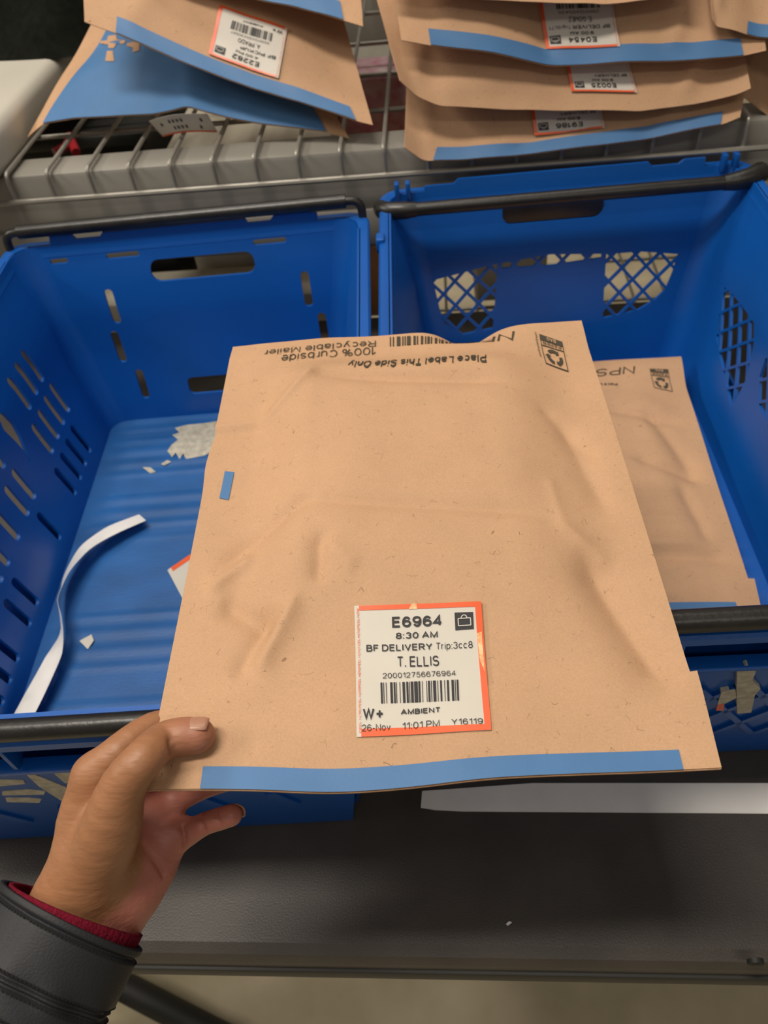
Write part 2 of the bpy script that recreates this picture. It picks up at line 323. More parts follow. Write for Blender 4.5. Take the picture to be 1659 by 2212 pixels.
def poly_on(sheet, uvs, off):
    uvs = np.asarray(uvs, float); tri = geometry.tessellate_polygon([[Vector((x, y, 0)) for x, y in uvs]])
    out = []
    for t in tri:
        a, b_, c = uvs[list(t)]; s = (b_[0]-a[0])*(c[1]-a[1])-(b_[1]-a[1])*(c[0]-a[0]); out.append(tuple(t) if s > 0 else tuple(t[::-1]))
    return sheet.on(uvs, off), out
def ss(a, b_, x): t = np.clip((x-a)/(b_-a), 0, 1); return t*t*(3-2*t)
def ridge(u, v, a, b_, w_, h):
    """soft crease along the segment a-b, half width w_, height h, tapering to its ends"""
    a = np.array(a); b_ = np.array(b_); d = b_-a; L = np.hypot(*d); d = d/L
    s = (u-a[0])*d[0]+(v-a[1])*d[1]; t = (u-a[0])*-d[1]+(v-a[1])*d[0]
    e = ss(0, .25*L, s)*ss(0, .25*L, L-s); return h*e*np.exp(-np.abs(t/w_)**1.5)
def wob(u, v, seed, amp, fr=3.):
    r = np.random.RandomState(seed); o = 0*u
    for i in range(7):
        a = r.uniform(0, 6.28); k_ = fr*r.uniform(.6, 2.4); o = o + np.sin(k_*(u*np.cos(a)+v*np.sin(a))*6.28/2 + r.uniform(0, 6.28))/ (1+.4*i)
    return o*amp*.4

# label artwork measured in its own picture frame: TL(118,143) TR(1378,100) BR(1478,1385) BL(143,1450)
LQ = np.array([(118, 143), (1378, 100), (1478, 1385), (143, 1450)], float)
def lab_unit(p):
    x = np.array([.5, .5]); p = np.array(p, float)
    for _ in range(12):
        a, c = x; f = (1-a)*(1-c)*LQ[0]+a*(1-c)*LQ[1]+a*c*LQ[2]+(1-a)*c*LQ[3]
        J = np.stack([(1-c)*(LQ[1]-LQ[0])+c*(LQ[2]-LQ[3]), (1-a)*(LQ[3]-LQ[0])+a*(LQ[2]-LQ[1])], 1); x = x+np.linalg.solve(J, p-f)
    return x
BARS = [(378, 396), (405, 412), (431, 437), (474, 498), (509, 525), (532, 539), (568, 574), (597, 622), (636, 655), (663, 670), (680, 706), (714, 750), (757, 775), (793, 799), (835, 841), (853, 872), (882, 889), (903, 931), (946, 952), (973, 990), (1015, 1021), (1041, 1060), (1086, 1110), (1120, 1127), (1138, 1155)]
def shipping_label(parent, sheet, quad, org, T, name='shipping_label', off=.0021, res=9):
    """quad: uv of the label's own TL, TR, BR, BL; T: dict of strings"""
    q = np.asarray(quad, float)
    def mp(x): x = np.asarray(x, float); a, c = x[..., :1], x[..., 1:2]; return (1-a)*(1-c)*q[0]+a*(1-c)*q[1]+a*c*q[2]+(1-a)*c*q[3]
    def put(nm, u4, mt, o, nu=2, nv=2):      # unit-square rectangle
        uv4 = mp(np.array(u4)); return part(nm, base, *patch(sheet, uv4, off+o, nu, nv), mt, org, angle=30)
    V, Fc = patch(sheet, mp(np.array([(0, 1), (1, 1), (1, 0), (0, 0)])), off, res, res)
    base = part(name, parent, V, Fc, 'white', org, label=T.get('label'))
    L = lambda x, y: lab_unit((x, y))
    def rect(nm, pts, mt, o=.0003, nu=2, nv=2): return put(nm, [L(*p) for p in pts], mt, o, nu, nv)   # BL BR TR TL
    rect('orange_border', [(168, 193), (1376, 153), (1378, 100), (165, 145)], 'orange', .0003, res, 2)
    rect('orange_border', [(1412, 1335), (1476, 1330), (1378, 102), (1318, 155)], 'orange', .00032, 2, res)
    rect('orange_border', [(190, 1448), (1478, 1384), (1476, 1330), (188, 1385)], 'orange', .0003, res, 2)
    if T.get('worn'):
        rect('worn_foil', [(660, 180), (745, 176), (735, 122), (690, 124)], 'foil', .0005)
        rect('worn_foil', [(1368, 690), (1420, 830), (1385, 410), (1340, 425)], 'foil', .0005, 2, 4)
    def txt(s, bl, br, tl, bold=0., mt='ink', nm='printed_text', o=.0006):
        t, f = text2d(s, bold); A, B, C_ = L(*bl), L(*br), L(*tl)
        uv = mp(A + t[:, :1]*(B-A) + t[:, 1:]*(C_-A)); P = sheet.on(uv, off+o)
        return part(nm, base, P, f, mt, org, smooth=False)
    g = T.get
    if g('code'): txt(g('code'), (495, 372), (985, 350), (492, 250), .022)
    if g('time'): txt(g('time'), (530, 493), (950, 475), (530, 417), .016)
    if g('mode'): txt(g('mode'), (238, 630), (897, 605), (236, 553), .014)
    if g('trip'): txt(g('trip'), (936, 612), (1300, 592), (934, 525))
    if g('name'): txt(g('name'), (552, 783), (966, 768), (548, 672), .006)
    if g('num'): txt(g('num'), (397, 907), (1130, 870), (395, 848))
    if g('amb'): txt(g('amb'), (583, 1265), (972, 1238), (583, 1207), .022)
    if g('w'): txt('W+', (205, 1318), (402, 1308), (205, 1203), .022)
    if g('date'): txt(g('date'), (192, 1412), (482, 1395), (190, 1350))
    if g('clock'): txt(g('clock'), (600, 1388), (970, 1358), (598, 1325))
    if g('yno'): txt(g('yno'), (1087, 1345), (1397, 1335), (1085, 1290))
    if g('bars', True):
        ms = []
        for a, c in BARS:
            s0 = (a-378)/(1155-378); y0 = 950 - s0*40; y1 = 1160 - s0*42
            uv4 = mp(np.array([L(a+8, y1), L(c+8, y1-1), L(c, y0-1), L(a, y0)])); ms.append(patch(sheet, uv4, off+.0005, 2, 3))
        part('barcode', base, *join(*ms), 'ink', org, smooth=False)
    ic = rect('bag_icon', [(1125, 395), (1307, 380), (1297, 210), (1115, 216)], 'ink', .0005)
    ms = []
    def seg(p0, p1, wd=9):
        d = np.array([p1[0]-p0[0], p1[1]-p0[1]], float); d /= np.hypot(*d); nrm = np.array([-d[1], d[0]])*wd/2
        c4 = [np.array(p0)-nrm, np.array(p1)-nrm, np.array(p1)+nrm, np.array(p0)+nrm]; uv4 = mp(np.array([L(*c) for c in c4])); V, f = patch(sheet, uv4, off+.0009, 2, 2); ms.append((V, f))
    pts = [(1150, 280), (1273, 272), (1278, 345), (1155, 353), (1150, 280)]
    for i in range(4): seg(pts[i], pts[i+1])
    arc = [(1180+29*(1-math.cos(t)), 275-33*math.sin(t)) for t in np.linspace(0, math.pi, 7)]
    for i in range(6): seg(arc[i], arc[i+1])
    V, f = join(*ms); o = part('icon_outline', base, V, f, 'white', org, smooth=False)
    n_peel = g('peel', 6)
    for i in range(n_peel):
        y1 = 370 + i*(1415-370)/5; x1 = 148 + i*4.0
        if g('vis') and not g('vis')[i]: continue
        txt('PEEL HERE', (x1+20, y1), (x1+16, y1-205), (x1-2, y1), .02, 'redink', 'peel_text')
    return base

def mailer(name, label, front, th, org, group=None, nu=60, nv=60, u0=0., u1=1., v0=0., v1=1.):
    root = top(name, label, 'mailer', org, 0, group)
    a, c = np.meshgrid(np.linspace(u0, u1, nu), np.linspace(v0, v1, nv)); a, c = a.ravel(), c.ravel()
    Pf = front.P(a, c); N = front.N(a, c); e = (a-u0)/(u1-u0); e2 = (c-v0)/(v1-v0)
    k_ = np.clip(16*e*(1-e)*e2*(1-e2), 0, 1)**.45
    Pb = Pf - N*(.0009 + th*k_)[:, None]; n = nu*nv; f = grid_faces(nu, nv)
    Fc = f + [tuple(i+n for i in q[::-1]) for q in f]
    ring = [j for j in range(nu)] + [i*nu+nu-1 for i in range(1, nv)] + [(nv-1)*nu+j for j in range(nu-2, -1, -1)] + [i*nu for i in range(nv-2, 0, -1)]
    Fc += [(ring[i], ring[i]+n, ring[(i+1) % len(ring)]+n, ring[(i+1) % len(ring)]) for i in range(len(ring))]
    part('envelope', root, np.concatenate([Pf, Pb]), Fc, 'kraft', org, angle=50)
    return root
# ================================================================= the setting
V, f = box(-3, 3, -2.5, 4, -TZ-.05, -TZ); single('floor', 'bare tan concrete floor', 'floor', V, f, 'concrete', kind='structure', smooth=False)
V, f = box(-3, 3, 3.9, 4.0, -TZ, 2.2); single('wall_back', 'dim grey wall far behind the rack', 'wall', V, f, 'greybox', kind='structure', smooth=False)

# ----------------------------------------------------------------- work table
tb = top('work_table', 'black textured plastic work table carrying the blue totes', 'table', (0, .545, -TZ))
TO = (0, .545, -TZ)
prof = [(.138, -.030), (.1385, -.012), (.142, -.004), (.149, 0), (.945, 0), (.945, -.042), (.150, -.042), (.142, -.038)]
xs = [-.66, 1.25]; Vp = np.array([(x, y, z) for x in xs for y, z in prof]); n = len(prof)
fp = [tuple(range(n))[::-1], tuple(range(n, 2*n))] + [(i, (i+1) % n, n+(i+1) % n, n+i) for i in range(n)]
part('tabletop', tb, Vp, fp, 'table', TO, angle=25)
part('edge_shade_strip', tb, *box(-.66, 1.25, .1355, .1395, -.0415, -.0235, .0012), 'rubber', TO, label='dark strip added for the shade along the lower front edge')  # dark strip imitating the shade below the lit table edge
b0 = hity((1632, 2078), .139)
Vc, fc = tube([(b0[0], .1405, b0[2]), (b0[0], .1375, b0[2]), (b0[0], .1365, b0[2])], [.0055, .0055, .004], 14); part('bolt', tb, Vc, fc, 'rubber', TO)
part('underframe', tb, *join(box(-.62, 1.2, .19, .215, -.085, -.044, .003), box(-.62, 1.2, .875, .90, -.085, -.044, .003)), 'rubber', TO)
for x in (-.6, 1.1):
    for y in (.2, .885): part('leg', tb, *tube([(x, y, -.045), (x, y, -TZ+.002)], .019, 12), 'rubber', TO)
p0 = hitz((150, 2070), -.765); p1 = hitz((520, 2262), -.765)
part('foot_brace', tb, *tube([p0, p0*.5+p1*.5, p1], .021, 14), 'rubber', TO)

# ----------------------------------------------------------------- storage rack with wire decks
rk = top('storage_rack', 'grey steel storage rack with galvanised wire decks behind the totes', 'rack', (0, 1.2, -TZ)); RO = (0, 1.2, -TZ)
bm_ = join(box(-1.15, 1.15, .874, .925, .150, .262, .006), box(-1.15, 1.15, .868, .875, .150, .196, .003)); part('front_beam', rk, *bm_, 'steel', RO)
part('rear_beam', rk, *box(-1.15, 1.15, 1.56, 1.61, .16, .262, .006), 'steel', RO)
r0 = hitz((95, 145), .31)
part('side_rail', rk, *box(-.66, -.497, .80, 1.50, .262, .312, .014, 4), 'rail', RO)
for x in (-1.18, 1.18):
    for y in (.9, 1.585): part('upright', rk, *box(x-.035, x+.035, y-.03, y+.03, -TZ+.001, .9, .006), 'steel', RO)
def deck(z, y0, y1, x0, x1, step, lip, xoff=0.):
    me = None; root = None
    x = x0
    while x <= x1 + 1e-6:
        if me is None:
            P = fillet([(0, y1, z), (0, y0, z), (0, y0, z-lip)], .007, 4); Vw, fw = tube(P - np.array([0, RO[1], RO[2]]), .0025, 8); me = mesh('wire', Vw, fw, 'wire')
        o = bpy.data.objects.new('wire', me); COL.objects.link(o); o.parent = rk; o.location = (x, 0, 0); x += step
    for y, zz, r_ in [(y0-.003, z-lip+.002, .0032), (y0+.115, z-.005, .003), (y0+.235, z-.005, .003), (y0+.36, z-.005, .003), (y0+.5, z-.005, .003), (y1-.01, z-.005, .003)]:
        part('cross_wire', rk, *tube([(x0-.02, y, zz), (0, y, zz), (x1+.02, y, zz)], r_, 8), 'wire', RO)
deck(.268, .865, 1.56, -.494, .63, .048, .033)
deck(-.10, 1.00, 1.60, -.75, .75, .05, .04)
part('lower_beam', rk, *box(-1.15, 1.15, 1.01, 1.05, -.20, -.106, .006), 'steel', RO)
part('lower_rear_beam', rk, *box(-1.15, 1.15, 1.56, 1.61, -.20, -.106, .006), 'steel', RO)

# cartons and packs on the lower deck, glimpsed between the wires
single('cream_carton', 'tall cream carton under the wire deck, seen below the left mailers', 'carton', *box(-.385, -.15, 1.09, 1.36, -.097, .19, .004), 'cream')
single('low_carton', 'long low cream carton behind the left tote, seen through its handle slot', 'carton', *box(-.62, -.15, .985, 1.075, -.097, .02, .004), 'cream')
single('brown_carton', 'orange-brown carton glimpsed in the gap between the two groups of shelf mailers', 'carton', *box(-.125, -.02, 1.10, 1.16, -.097, .165, .003), 'carton')
single('pink_pack', 'pink wrapped pack glimpsed behind the wires in the gap between the shelf mailers', 'pack', *box(-.15, -.045, 1.20, 1.27, -.097, .235, .012, 3), 'pink')
single('grey_carton', 'grey carton low behind the right tote lattice', 'carton', *box(.05, .16, 1.12, 1.35, -.097, .02, .004), 'greybox')
Vr, fr = join(box(-.47, -.40, .98, 1.00, .09, .20, .006), box(-.50, -.36, .96, 1.02, .075, .09, .004)); 
single('dark_bin', 'black bin under the wire deck below the left mailers', 'bin', *join(box(-.64, -.41, 1.09, 1.40, -.097, .215, .01), box(-.65, -.40, 1.082, 1.41, .205, .222, .005)), 'rubber')
single('red_strap', 'red strap lying on the black bin under the wire deck', 'strap', *tube([hitz((118, 330), .228), hitz((140, 318), .229), hitz((150, 295), .236), hitz((165, 330), .229)], .006, 8), 'red')
# folded black garment beyond the left mailers
def garment():
    nu, nv = 60, 40; u, v = np.meshgrid(np.linspace(0, 1, nu), np.linspace(0, 1, nv)); u, v = u.ravel(), v.ravel()
    x = -.95 + .50*u; y = 1.13 + .02*np.sin(5*u) + .38*v + .0*u
    z = .315 + .26*ss(0, .6, v) + .022*np.sin(9*u+5*v)*np.exp(-2*(v-.3)**2) + .014*np.sin(23*u-8*v+2*np.sin(3*v)) + .01*np.sin(14*v+3*u)
    z = np.where(v < .06, .312 + (z-.312)*(v/.06), z) ; P = np.stack([x, y, z], 1)
    n = nu*nv; Pb = P.copy(); Pb[:, 2] = .312; f = grid_faces(nu, nv)
    ring = [j for j in range(nu)] + [i*nu+nu-1 for i in range(1, nv)] + [(nv-1)*nu+j for j in range(nu-2, -1, -1)] + [i*nu for i in range(nv-2, 0, -1)]
    Fc = f + [tuple(i+n for i in q[::-1]) for q in f] + [(ring[i], ring[i]+n, ring[(i+1) % len(ring)]+n, ring[(i+1) % len(ring)]) for i in range(len(ring))]
    return np.concatenate([P, Pb]), Fc
single('folded_garment', 'black fleece garment heaped at the upper left above the pale side rail', 'garment', *garment(), 'black', angle=None)

# ================================================================= totes
H_, T_, FL = .2275, .0359, .012
TOTES = [dict(loc=(-.2625, .4928, 0), yaw=.0538), dict(loc=(.1409, .555, 0), yaw=.0356)]
def to_local(i, P): t = TOTES[i]; return _rz(t['yaw']).T @ (np.asarray(P)-np.array(t['loc']))
def lhit(i, px, P0, n):
    t = TOTES[i]; R = _rz(t['yaw']); return to_local(i, hitp(px, R @ np.array(P0, float) + np.array(t['loc']), R @ np.array(n, float)))
def hin(z, a): return a - T_*(H_-z)/(H_-FL)
def clip(poly, reg):
    def ar(p): return sum(p[i][0]*p[(i+1) % len(p)][1]-p[(i+1) % len(p)][0]*p[i][1] for i in range(len(p)))/2
    if ar(reg) < 0: reg = reg[::-1]
    out = list(poly)
    for i in range(len(reg)):
        a, b_ = np.array(reg[i]), np.array(reg[(i+1) % len(reg)]); e = b_-a; inn, out = out, []
        s = [e[0]*(p[1]-a[1])-e[1]*(p[0]-a[0]) for p in inn]
        for j in range(len(inn)):
            k_ = (j+1) % len(inn)
            if s[j] >= 0: out.append(tuple(inn[j]))
            if (s[j] >= 0) != (s[k_] >= 0): t = s[j]/(s[j]-s[k_]); out.append(tuple(np.array(inn[j])*(1-t)+np.array(inn[k_])*t))
        if len(out) < 3: return None
    q = []
    for p in out:
        if not q or np.hypot(p[0]-q[-1][0], p[1]-q[-1][1]) > 4e-4: q.append(p)
    if len(q) > 1 and np.hypot(q[0][0]-q[-1][0], q[0][1]-q[-1][1]) < 4e-4: q.pop()
    return q if len(q) >= 3 and abs(ar(q)) > 1.2e-5 else None
def diamonds(reg, pu, pz, wd, ou=0., oz=0.):
    xs_, zs_ = [p[0] for p in reg], [p[1] for p in reg]; hs = []
    for i in range(-40, 40):
        for j in range(-40, 40):
            if (i+j) % 2: continue
            c = (ou+i*pu/2, oz+j*pz/2)
            if not (min(xs_)-pu < c[0] < max(xs_)+pu and min(zs_)-pz < c[1] < max(zs_)+pz): continue
            k_ = 1-wd/(pu*.36); d = [(c[0]-pu/2*k_, c[1]), (c[0], c[1]-pz/2*k_), (c[0]+pu/2*k_, c[1]), (c[0], c[1]+pz/2*k_)]
            q = clip(d, reg)
            if q: hs.append(q)
    return hs
LV = [.02+.0125*i for i in range(17)]
def bulge(s, z): return -.003*math.sin(math.pi*min(1, max(0, (z-.02)/.15)))**2 + .002*float(ss(.165, .195, z)) - .0095*float(ss(.15, .2275, z))
def slot(c, z0, z1, wd=.0095, lean=0.): return rrect(c-wd/2, c+wd/2, z0, z1, wd*.46, 3, lean)
def ring_loft(prof, hx, hy, r, n=6):
    """sweep (offset, z) profile round a rounded rectangle"""
    V = []; 
    path = []
    for sx, sy, a0 in ((1, 1, 0), (-1, 1, 90), (-1, -1, 180), (1, -1, 270)):
        for i in range(n+1):
            a = math.radians(a0+90*i/n); path.append((sx*(hx-r), sy*(hy-r), math.cos(a), math.sin(a)))
    m = len(prof)
    for cx_, cy_, ca, sa in path:
        for off, z in prof: sg = (1 if cx_ > 0 else -1, 1 if cy_ > 0 else -1); V.append((cx_+sg[0]*off*.75+(r+off*.25)*ca, cy_+sg[1]*off*.75+(r+off*.25)*sa, z))
    N = len(path); Fc = [(i*m+j, ((i+1) % N)*m+j, ((i+1) % N)*m+(j+1) % m, i*m+(j+1) % m) for i in range(N) for j in range(m)]
    return np.array(V), Fc
def slab(pts, nrm, th):
    pts = np.array(pts, float); nrm = np.array(nrm, float); nrm /= np.linalg.norm(nrm); n = len(pts)
    a = np.cross(nrm, [0, 0, 1.] if abs(nrm[2]) < .9 else [1., 0, 0]); a /= np.linalg.norm(a); b_ = np.cross(nrm, a)
    tri = geometry.tessellate_polygon([[Vector((p @ a, p @ b_, 0)) for p in pts]])
    Fc = [tuple(t) for t in tri] + [tuple(i+n for i in t[::-1]) for t in tri] + [(i, (i+1) % n, n+(i+1) % n, n+i) for i in range(n)]
    return np.concatenate([pts+nrm*th, pts]), Fc
def make_tote(i, label, backholes, leftholes, rightholes, rimprof, bars, ucen):
    t = TOTES[i]; root = top('tote', label, 'tote', t['loc'], t['yaw'], 'blue totes on the work table')
    RC = .018; zb = .004
    def trap(a, zt, extra=None):
        o = [(-hin(zb, a)+RC, zb), (hin(zb, a)-RC, zb), (a-RC, H_)]
        if extra: o += extra
        return o + [(-a+RC, H_)] if not extra else o + [(-a+RC, H_)]
    # back
    Vp, fp = panel(trap(.18, H_, rimprof), backholes, .003, LV, bulge)
    P = np.stack([Vp[:, 0], hin(Vp[:, 1], .28)-Vp[:, 2], Vp[:, 1]], 1); part('back_wall', root, P, fp, 'tote', angle=30)
    # front: inner skin, then a ribbed outer skin
    Vp, fp = panel(trap(.18, H_), [], .003, LV[::2]); P = np.stack([Vp[:, 0], -hin(Vp[:, 1], .28)+Vp[:, 2], Vp[:, 1]], 1); part('front_wall', root, P, fp, 'tote', angle=30)
    ho = lambda z: .30 - T_*(H_-z)/H_
    Vp, fp = panel([(-.160, .001), (.160, .001), (.186, .190), (-.186, .190)], [], .004); P = np.stack([Vp[:, 0], -ho(Vp[:, 1])+.004-Vp[:, 2]-.004, Vp[:, 1]], 1); part('front_skin', root, P, fp, 'tote', smooth=False)
    # sides
    for sd, hl, nm in ((-1, leftholes, 'left_wall'), (1, rightholes, 'right_wall')):
        Vp, fp = panel(trap(.28, H_), hl, .003, LV, bulge); P = np.stack([sd*(hin(Vp[:, 1], .18)-Vp[:, 2]), Vp[:, 0], Vp[:, 1]], 1); part(nm, root, P, fp, 'tote', angle=30)
        Vp, fp = panel([(-.25, .001), (.25, .001), (.262, .06), (-.262, .06)], [], .003); P = np.stack([sd*(.2-T_*(H_-Vp[:, 1])/H_-.003-Vp[:, 2]), Vp[:, 0], Vp[:, 1]], 1); part('side_skirt', root, P, fp, 'tote', smooth=False)
    # rounded corners
    for sx in (-1, 1):
        for sy in (-1, 1):
            Vc = []; na = 8; zs_ = [zb]+LV+[H_]; zs_ = sorted(set(z for z in zs_ if z <= H_))
            for off in (0, .003):
                for z in zs_:
                    for a in np.linspace(0, math.pi/2, na):
                        bl = -bulge(0, z)
                        Vc.append((sx*(hin(z, .18)-RC+(RC+off+bl)*math.cos(a)), sy*(hin(z, .28)-RC+(RC+off+bl)*math.sin(a)), z))
            m = len(zs_)*na; g = grid_faces(na, len(zs_)); part('corner', root, Vc, g+[tuple(q+m for q in x[::-1]) for x in g], 'tote', angle=None)
    part('rim', root, *ring_loft([(.0045, H_-.012), (.0065, H_-.006), (.008, H_-.001), (.0095, H_), (.018, H_), (.020, H_-.002), (.020, H_-.008), (.017, H_-.008), (.017, H_-.004), (.0115, H_-.005), (.008, H_-.012)], .18, .28, RC), 'tote', angle=35)
    # ribbed floor
    nu, nv = 30, 150; a, c = np.meshgrid(np.linspace(-.158, .158, nu), np.linspace(-.258, .258, nv)); a, c = a.ravel(), c.ravel()
    rb = (np.sin(c*2*math.pi/.020) > 0.2)*ss(.035, .06, np.abs(c))*ss(.02, .03, np.abs(np.abs(c)-.13)+.012)*.0011*ss(0, .02, .135-np.abs(a))
    Pt = np.stack([a, c, FL+rb], 1); Pl = np.stack([a, c, 0*a], 1); n = nu*nv; g = grid_faces(nu, nv)
    rg = [j for j in range(nu)] + [q*nu+nu-1 for q in range(1, nv)] + [(nv-1)*nu+j for j in range(nu-2, -1, -1)] + [q*nu for q in range(nv-2, 0, -1)]
    part('tote_floor', root, np.concatenate([Pt, Pl]), g+[tuple(q+n for q in x[::-1]) for x in g]+[(rg[q], rg[q]+n, rg[(q+1) % len(rg)]+n, rg[(q+1) % len(rg)]) for q in range(len(rg))], 'tote_worn' if i == 0 else 'tote', angle=None)
    for (vb, zb_, vp, zp, hw, rr) in bars:
        pth = fillet([(-hw, vp, zp), (-hw, vb, zb_), (hw, vb, zb_), (hw, vp, zp)], .012, 5)
        o = part('bale_arm', root, *tube(pth, .0046, 10), 'bar'); part('grip', o, *tube([(-hw+.016, vb, zb_), (0, vb, zb_), (hw-.016, vb, zb_)], rr, 14), 'bar')
    return root, ho
# left tote ----------------------------------------------------------------
c0 = .012
bh = [rrect(-.046, .070, .1805, .2035, .010, 5)]
for u in (-.0993, .1225): bh.append(slot(u, .1375, .1775))
for u in (-.1080, .1345): bh.append(slot(u, .0885, .1285))
for u in (-.0935, .1200): bh.append(slot(u, .0405, .0780))
bh.append(rrect(-.0387, .0627, .041, .0625, .006, 4))
for a, d in ((-.091, -.054), (.0717, .1082)): bh.append(rrect(a, d, .2080, .2140, .0028, 3))
for a, d in ((-.154, -.134),): bh.append(rrect(a, d, .2080, .2135, .0022, 3))
def lw(*rows): return [slot(v, a, c) for vs, a, c in rows for v in vs]
lh = lw(((.178, .156, .1315), .130, .171), ((.186, .1643, .1407, .1175), .080, .1207), ((.170, .1475, .1248, .101), .0312, .0712),
        ((.044, -.002, -.045), .130, .171), ((.0497, .0267, -.005, -.037, -.0565), .080, .1207), ((.0357, -.0485, -.073), .0312, .0712), ((-.112, -.1345, -.1565, -.179), .0312, .0712), ((-.125, -.148, -.171), .080, .1207))
lh.append([(.076, .150), (.082, .163), (.091, .160), (.0935, .142), (.0905, .127), (.086, .116), (.0805, .101), (.0785, .101), (.0815, .118), (.0800, .130)])
rimL = [(.145, H_), (.145, H_+.008), (.132, H_+.010), (.100, H_+.010), (.094, H_+.004), (.070, H_+.004), (.068, H_+.0085), (-.088, H_+.0085), (-.092, H_+.004), (-.118, H_+.004), (-.122, H_+.010), (-.146, H_+.010), (-.148, H_)]
toteL, hoF = make_tote(0, 'empty blue plastic tote with slotted sides and scraps on its floor, at the left', bh, lh, [], rimL,
                  [(.290, .2445, .283, .196, .193, .0072), (-.2945, .2345, -.280, .205, .193, .0066)], .012)
# right tote ---------------------------------------------------------------
LL = [(-.1554, .1292), (-.071, .1451), (-.0737, .0955), (-.0765, .0654), (-.113, .0606), (-.1457, .084)]
LR = [(.0521, .1456), (.090, .1456), (.1341, .1388), (.1309, .1178), (.1239, .0908), (.0963, .0748), (.055, .0677)]
LM = [(-.066, .1452), (-.0107, .1508), (.047, .1465), (.047, .136), (-.0101, .1372), (-.066, .133)]
bh = []
for rg in (LL, LR, LM): bh += diamonds(rg, .0275, .030, .0014, -.0105, .112)
bh.append(rrect(-.064, .043, .1865, .2045, .008, 4))
leaf = [(.1988, .1351), (.1828, .1392), (.1492, .1437), (.1139, .1470), (.0989, .1337), (.084, .103), (.0820, .0769), (.0830, .0640), (.1184, .0733), (.1492, .0808), (.1773, .0912), (.1900, .112)]
leaf2 = [(.070, .146), (.064, .118), (.045, .100), (.0, .098), (-.05, .098), (-.05, .156), (.050, .156)]
rh = diamonds(leaf, .030, .030, .0015, .14, .112) + diamonds(leaf2, .030, .030, .0015, .14, .112)
rimR = [(.150, H_), (.150, H_+.009), (.128, H_+.009), (.122, H_+.005), (.095, H_+.005), (.090, H_+.0095), (-.113, H_+.0095), (-.118, H_+.005), (-.150, H_+.005), (-.150, H_)]
toteR, hoF = make_tote(1, 'blue plastic tote with diamond lattice openings holding one brown mailer, at the right', bh, diamonds([(-p[0], p[1]) for p in leaf], .030, .030, .0015, -.14, .112), rh, rimR,
                  [(.252, .2255, .275, .200, .193, .0072), (-.2935, .2360, -.280, .205, .193, .0072)], -.01)
part('handle_shade_plate', toteR, *box(-.0655, .0445, .2775, .2815, .185, .2055, .0015), 'bar', label='dark plate added for the shade in the back wall handle opening')  # black plate added to darken the handle opening like a shaded recess
part('arm_end_cap', toteR, *tube([(.160, .252, .2255), (.172, .252, .2260), (.188, .253, .2285), (.197, .258, .2300), (.199, .268, .224), (.199, .276, .214)], [.0078, .0095, .0105, .0108, .0100, .0085], 14), 'bar')
part('arm_end_cap', toteR, *tube([(-.160, .252, .2255), (-.172, .252, .2255), (-.188, .253, .2255), (-.196, .258, .2250), (-.198, .268, .222), (-.198, .276, .214)], [.0078, .0092, .0095, .0092, .0090, .008], 14), 'bar')
for vv_ in (.19, -.10): part('rim_latch', toteR, *box(-.2030, -.194, vv_-.008, vv_+.008, H_-.012, H_+.004, .002), 'tote')
for s in (-1, 1):   # little horns beside the rear corners of the right tote
    for dx in (.168, .180): part('rim_horn', toteR, *box(s*dx-.0025, s*dx+.0025, .279, .289, H_-.004, H_+.014, .001), 'tote')
for tt, n_ in ((toteL, 0), (toteR, 1)):
    for u in (-.11, -.02, .055, .13): part('rim_web', tt, *box(u-.0015, u+.0015, -.2985, -.284, H_-.034, H_-.008, .0005), 'tote')
    part('front_ledge', tt, *box(-.187, .187, -.299, -.289, .186, .1905, .001), 'tote')
# raised pattern on the outer front skins
def bar_on_front(u0, z0, u1, z1, wd, th):
    d = np.array([u1-u0, z1-z0]); d /= np.hypot(*d); nn = np.array([-d[1], d[0]])*wd/2
    q = [np.array([u0, z0])-nn, np.array([u1, z1])-nn, np.array([u1, z1])+nn, np.array([u0, z0])+nn]
    return slab([(p[0], -hoF(p[1]), p[1]) for p in q], (0, -1, -.15), th)
for u, z in ((-.084, .074), (.120, .084), (.02, .08), (.07, .08), (-.03, .08)): part('raised_rib', toteL, *bar_on_front(u-.006, z+.016, u+.006, z-.016, .009, .0022), 'tote', smooth=False)
for j in range(-5, 8):
    for s in (-1, 1):
        q0, q1 = (j*.034, .052), (j*.034+s*.062, .150)
        if abs(q0[0]) < .15 and abs(q1[0]) < .165: part('lattice_rib', toteR, *bar_on_front(q0[0], q0[1], q1[0], q1[1], .0048, .0026), 'tote', smooth=False)
# torn label residue stuck to the totes
def blob(n, r, seed, sx=1., sy=1.):
    rr = np.random.RandomState(seed); a = np.linspace(0, 2*math.pi, n, endpoint=False); k_ = r*(1+.28*rr.randn(n)*.6); return [(sx*k_[i]*math.cos(a[i]), sy*k_[i]*math.sin(a[i])) for i in range(n)]
def residue(parent, i, pxs, P0, n, m='residue', th=.0005, off=None):
    P = [lhit(i, p, P0, n) for p in pxs]; part('label_residue', parent, *slab(P, n, th), m, smooth=False, label='torn paper label residue')
fz = (0, 0, FL+.0011); up = (0, 0, 1)
residue(toteL, 0, [(470, 910), (440, 915), (405, 918), (378, 925), (388, 935), (372, 940), (385, 950), (370, 962), (362, 975), (372, 988), (380, 978), (388, 992), (396, 980), (402, 992), (440, 985), (470, 972), (500, 950), (500, 915)], fz, up)
residue(toteL, 0, [(308, 1010), (325, 1010), (337, 1020), (325, 1023)], fz, up); residue(toteL, 0, [(348, 1003), (362, 994), (370, 998), (355, 1006)], fz, up)
fs = (0, -hoF(.12), .12); fn = (0, -1, -.158)
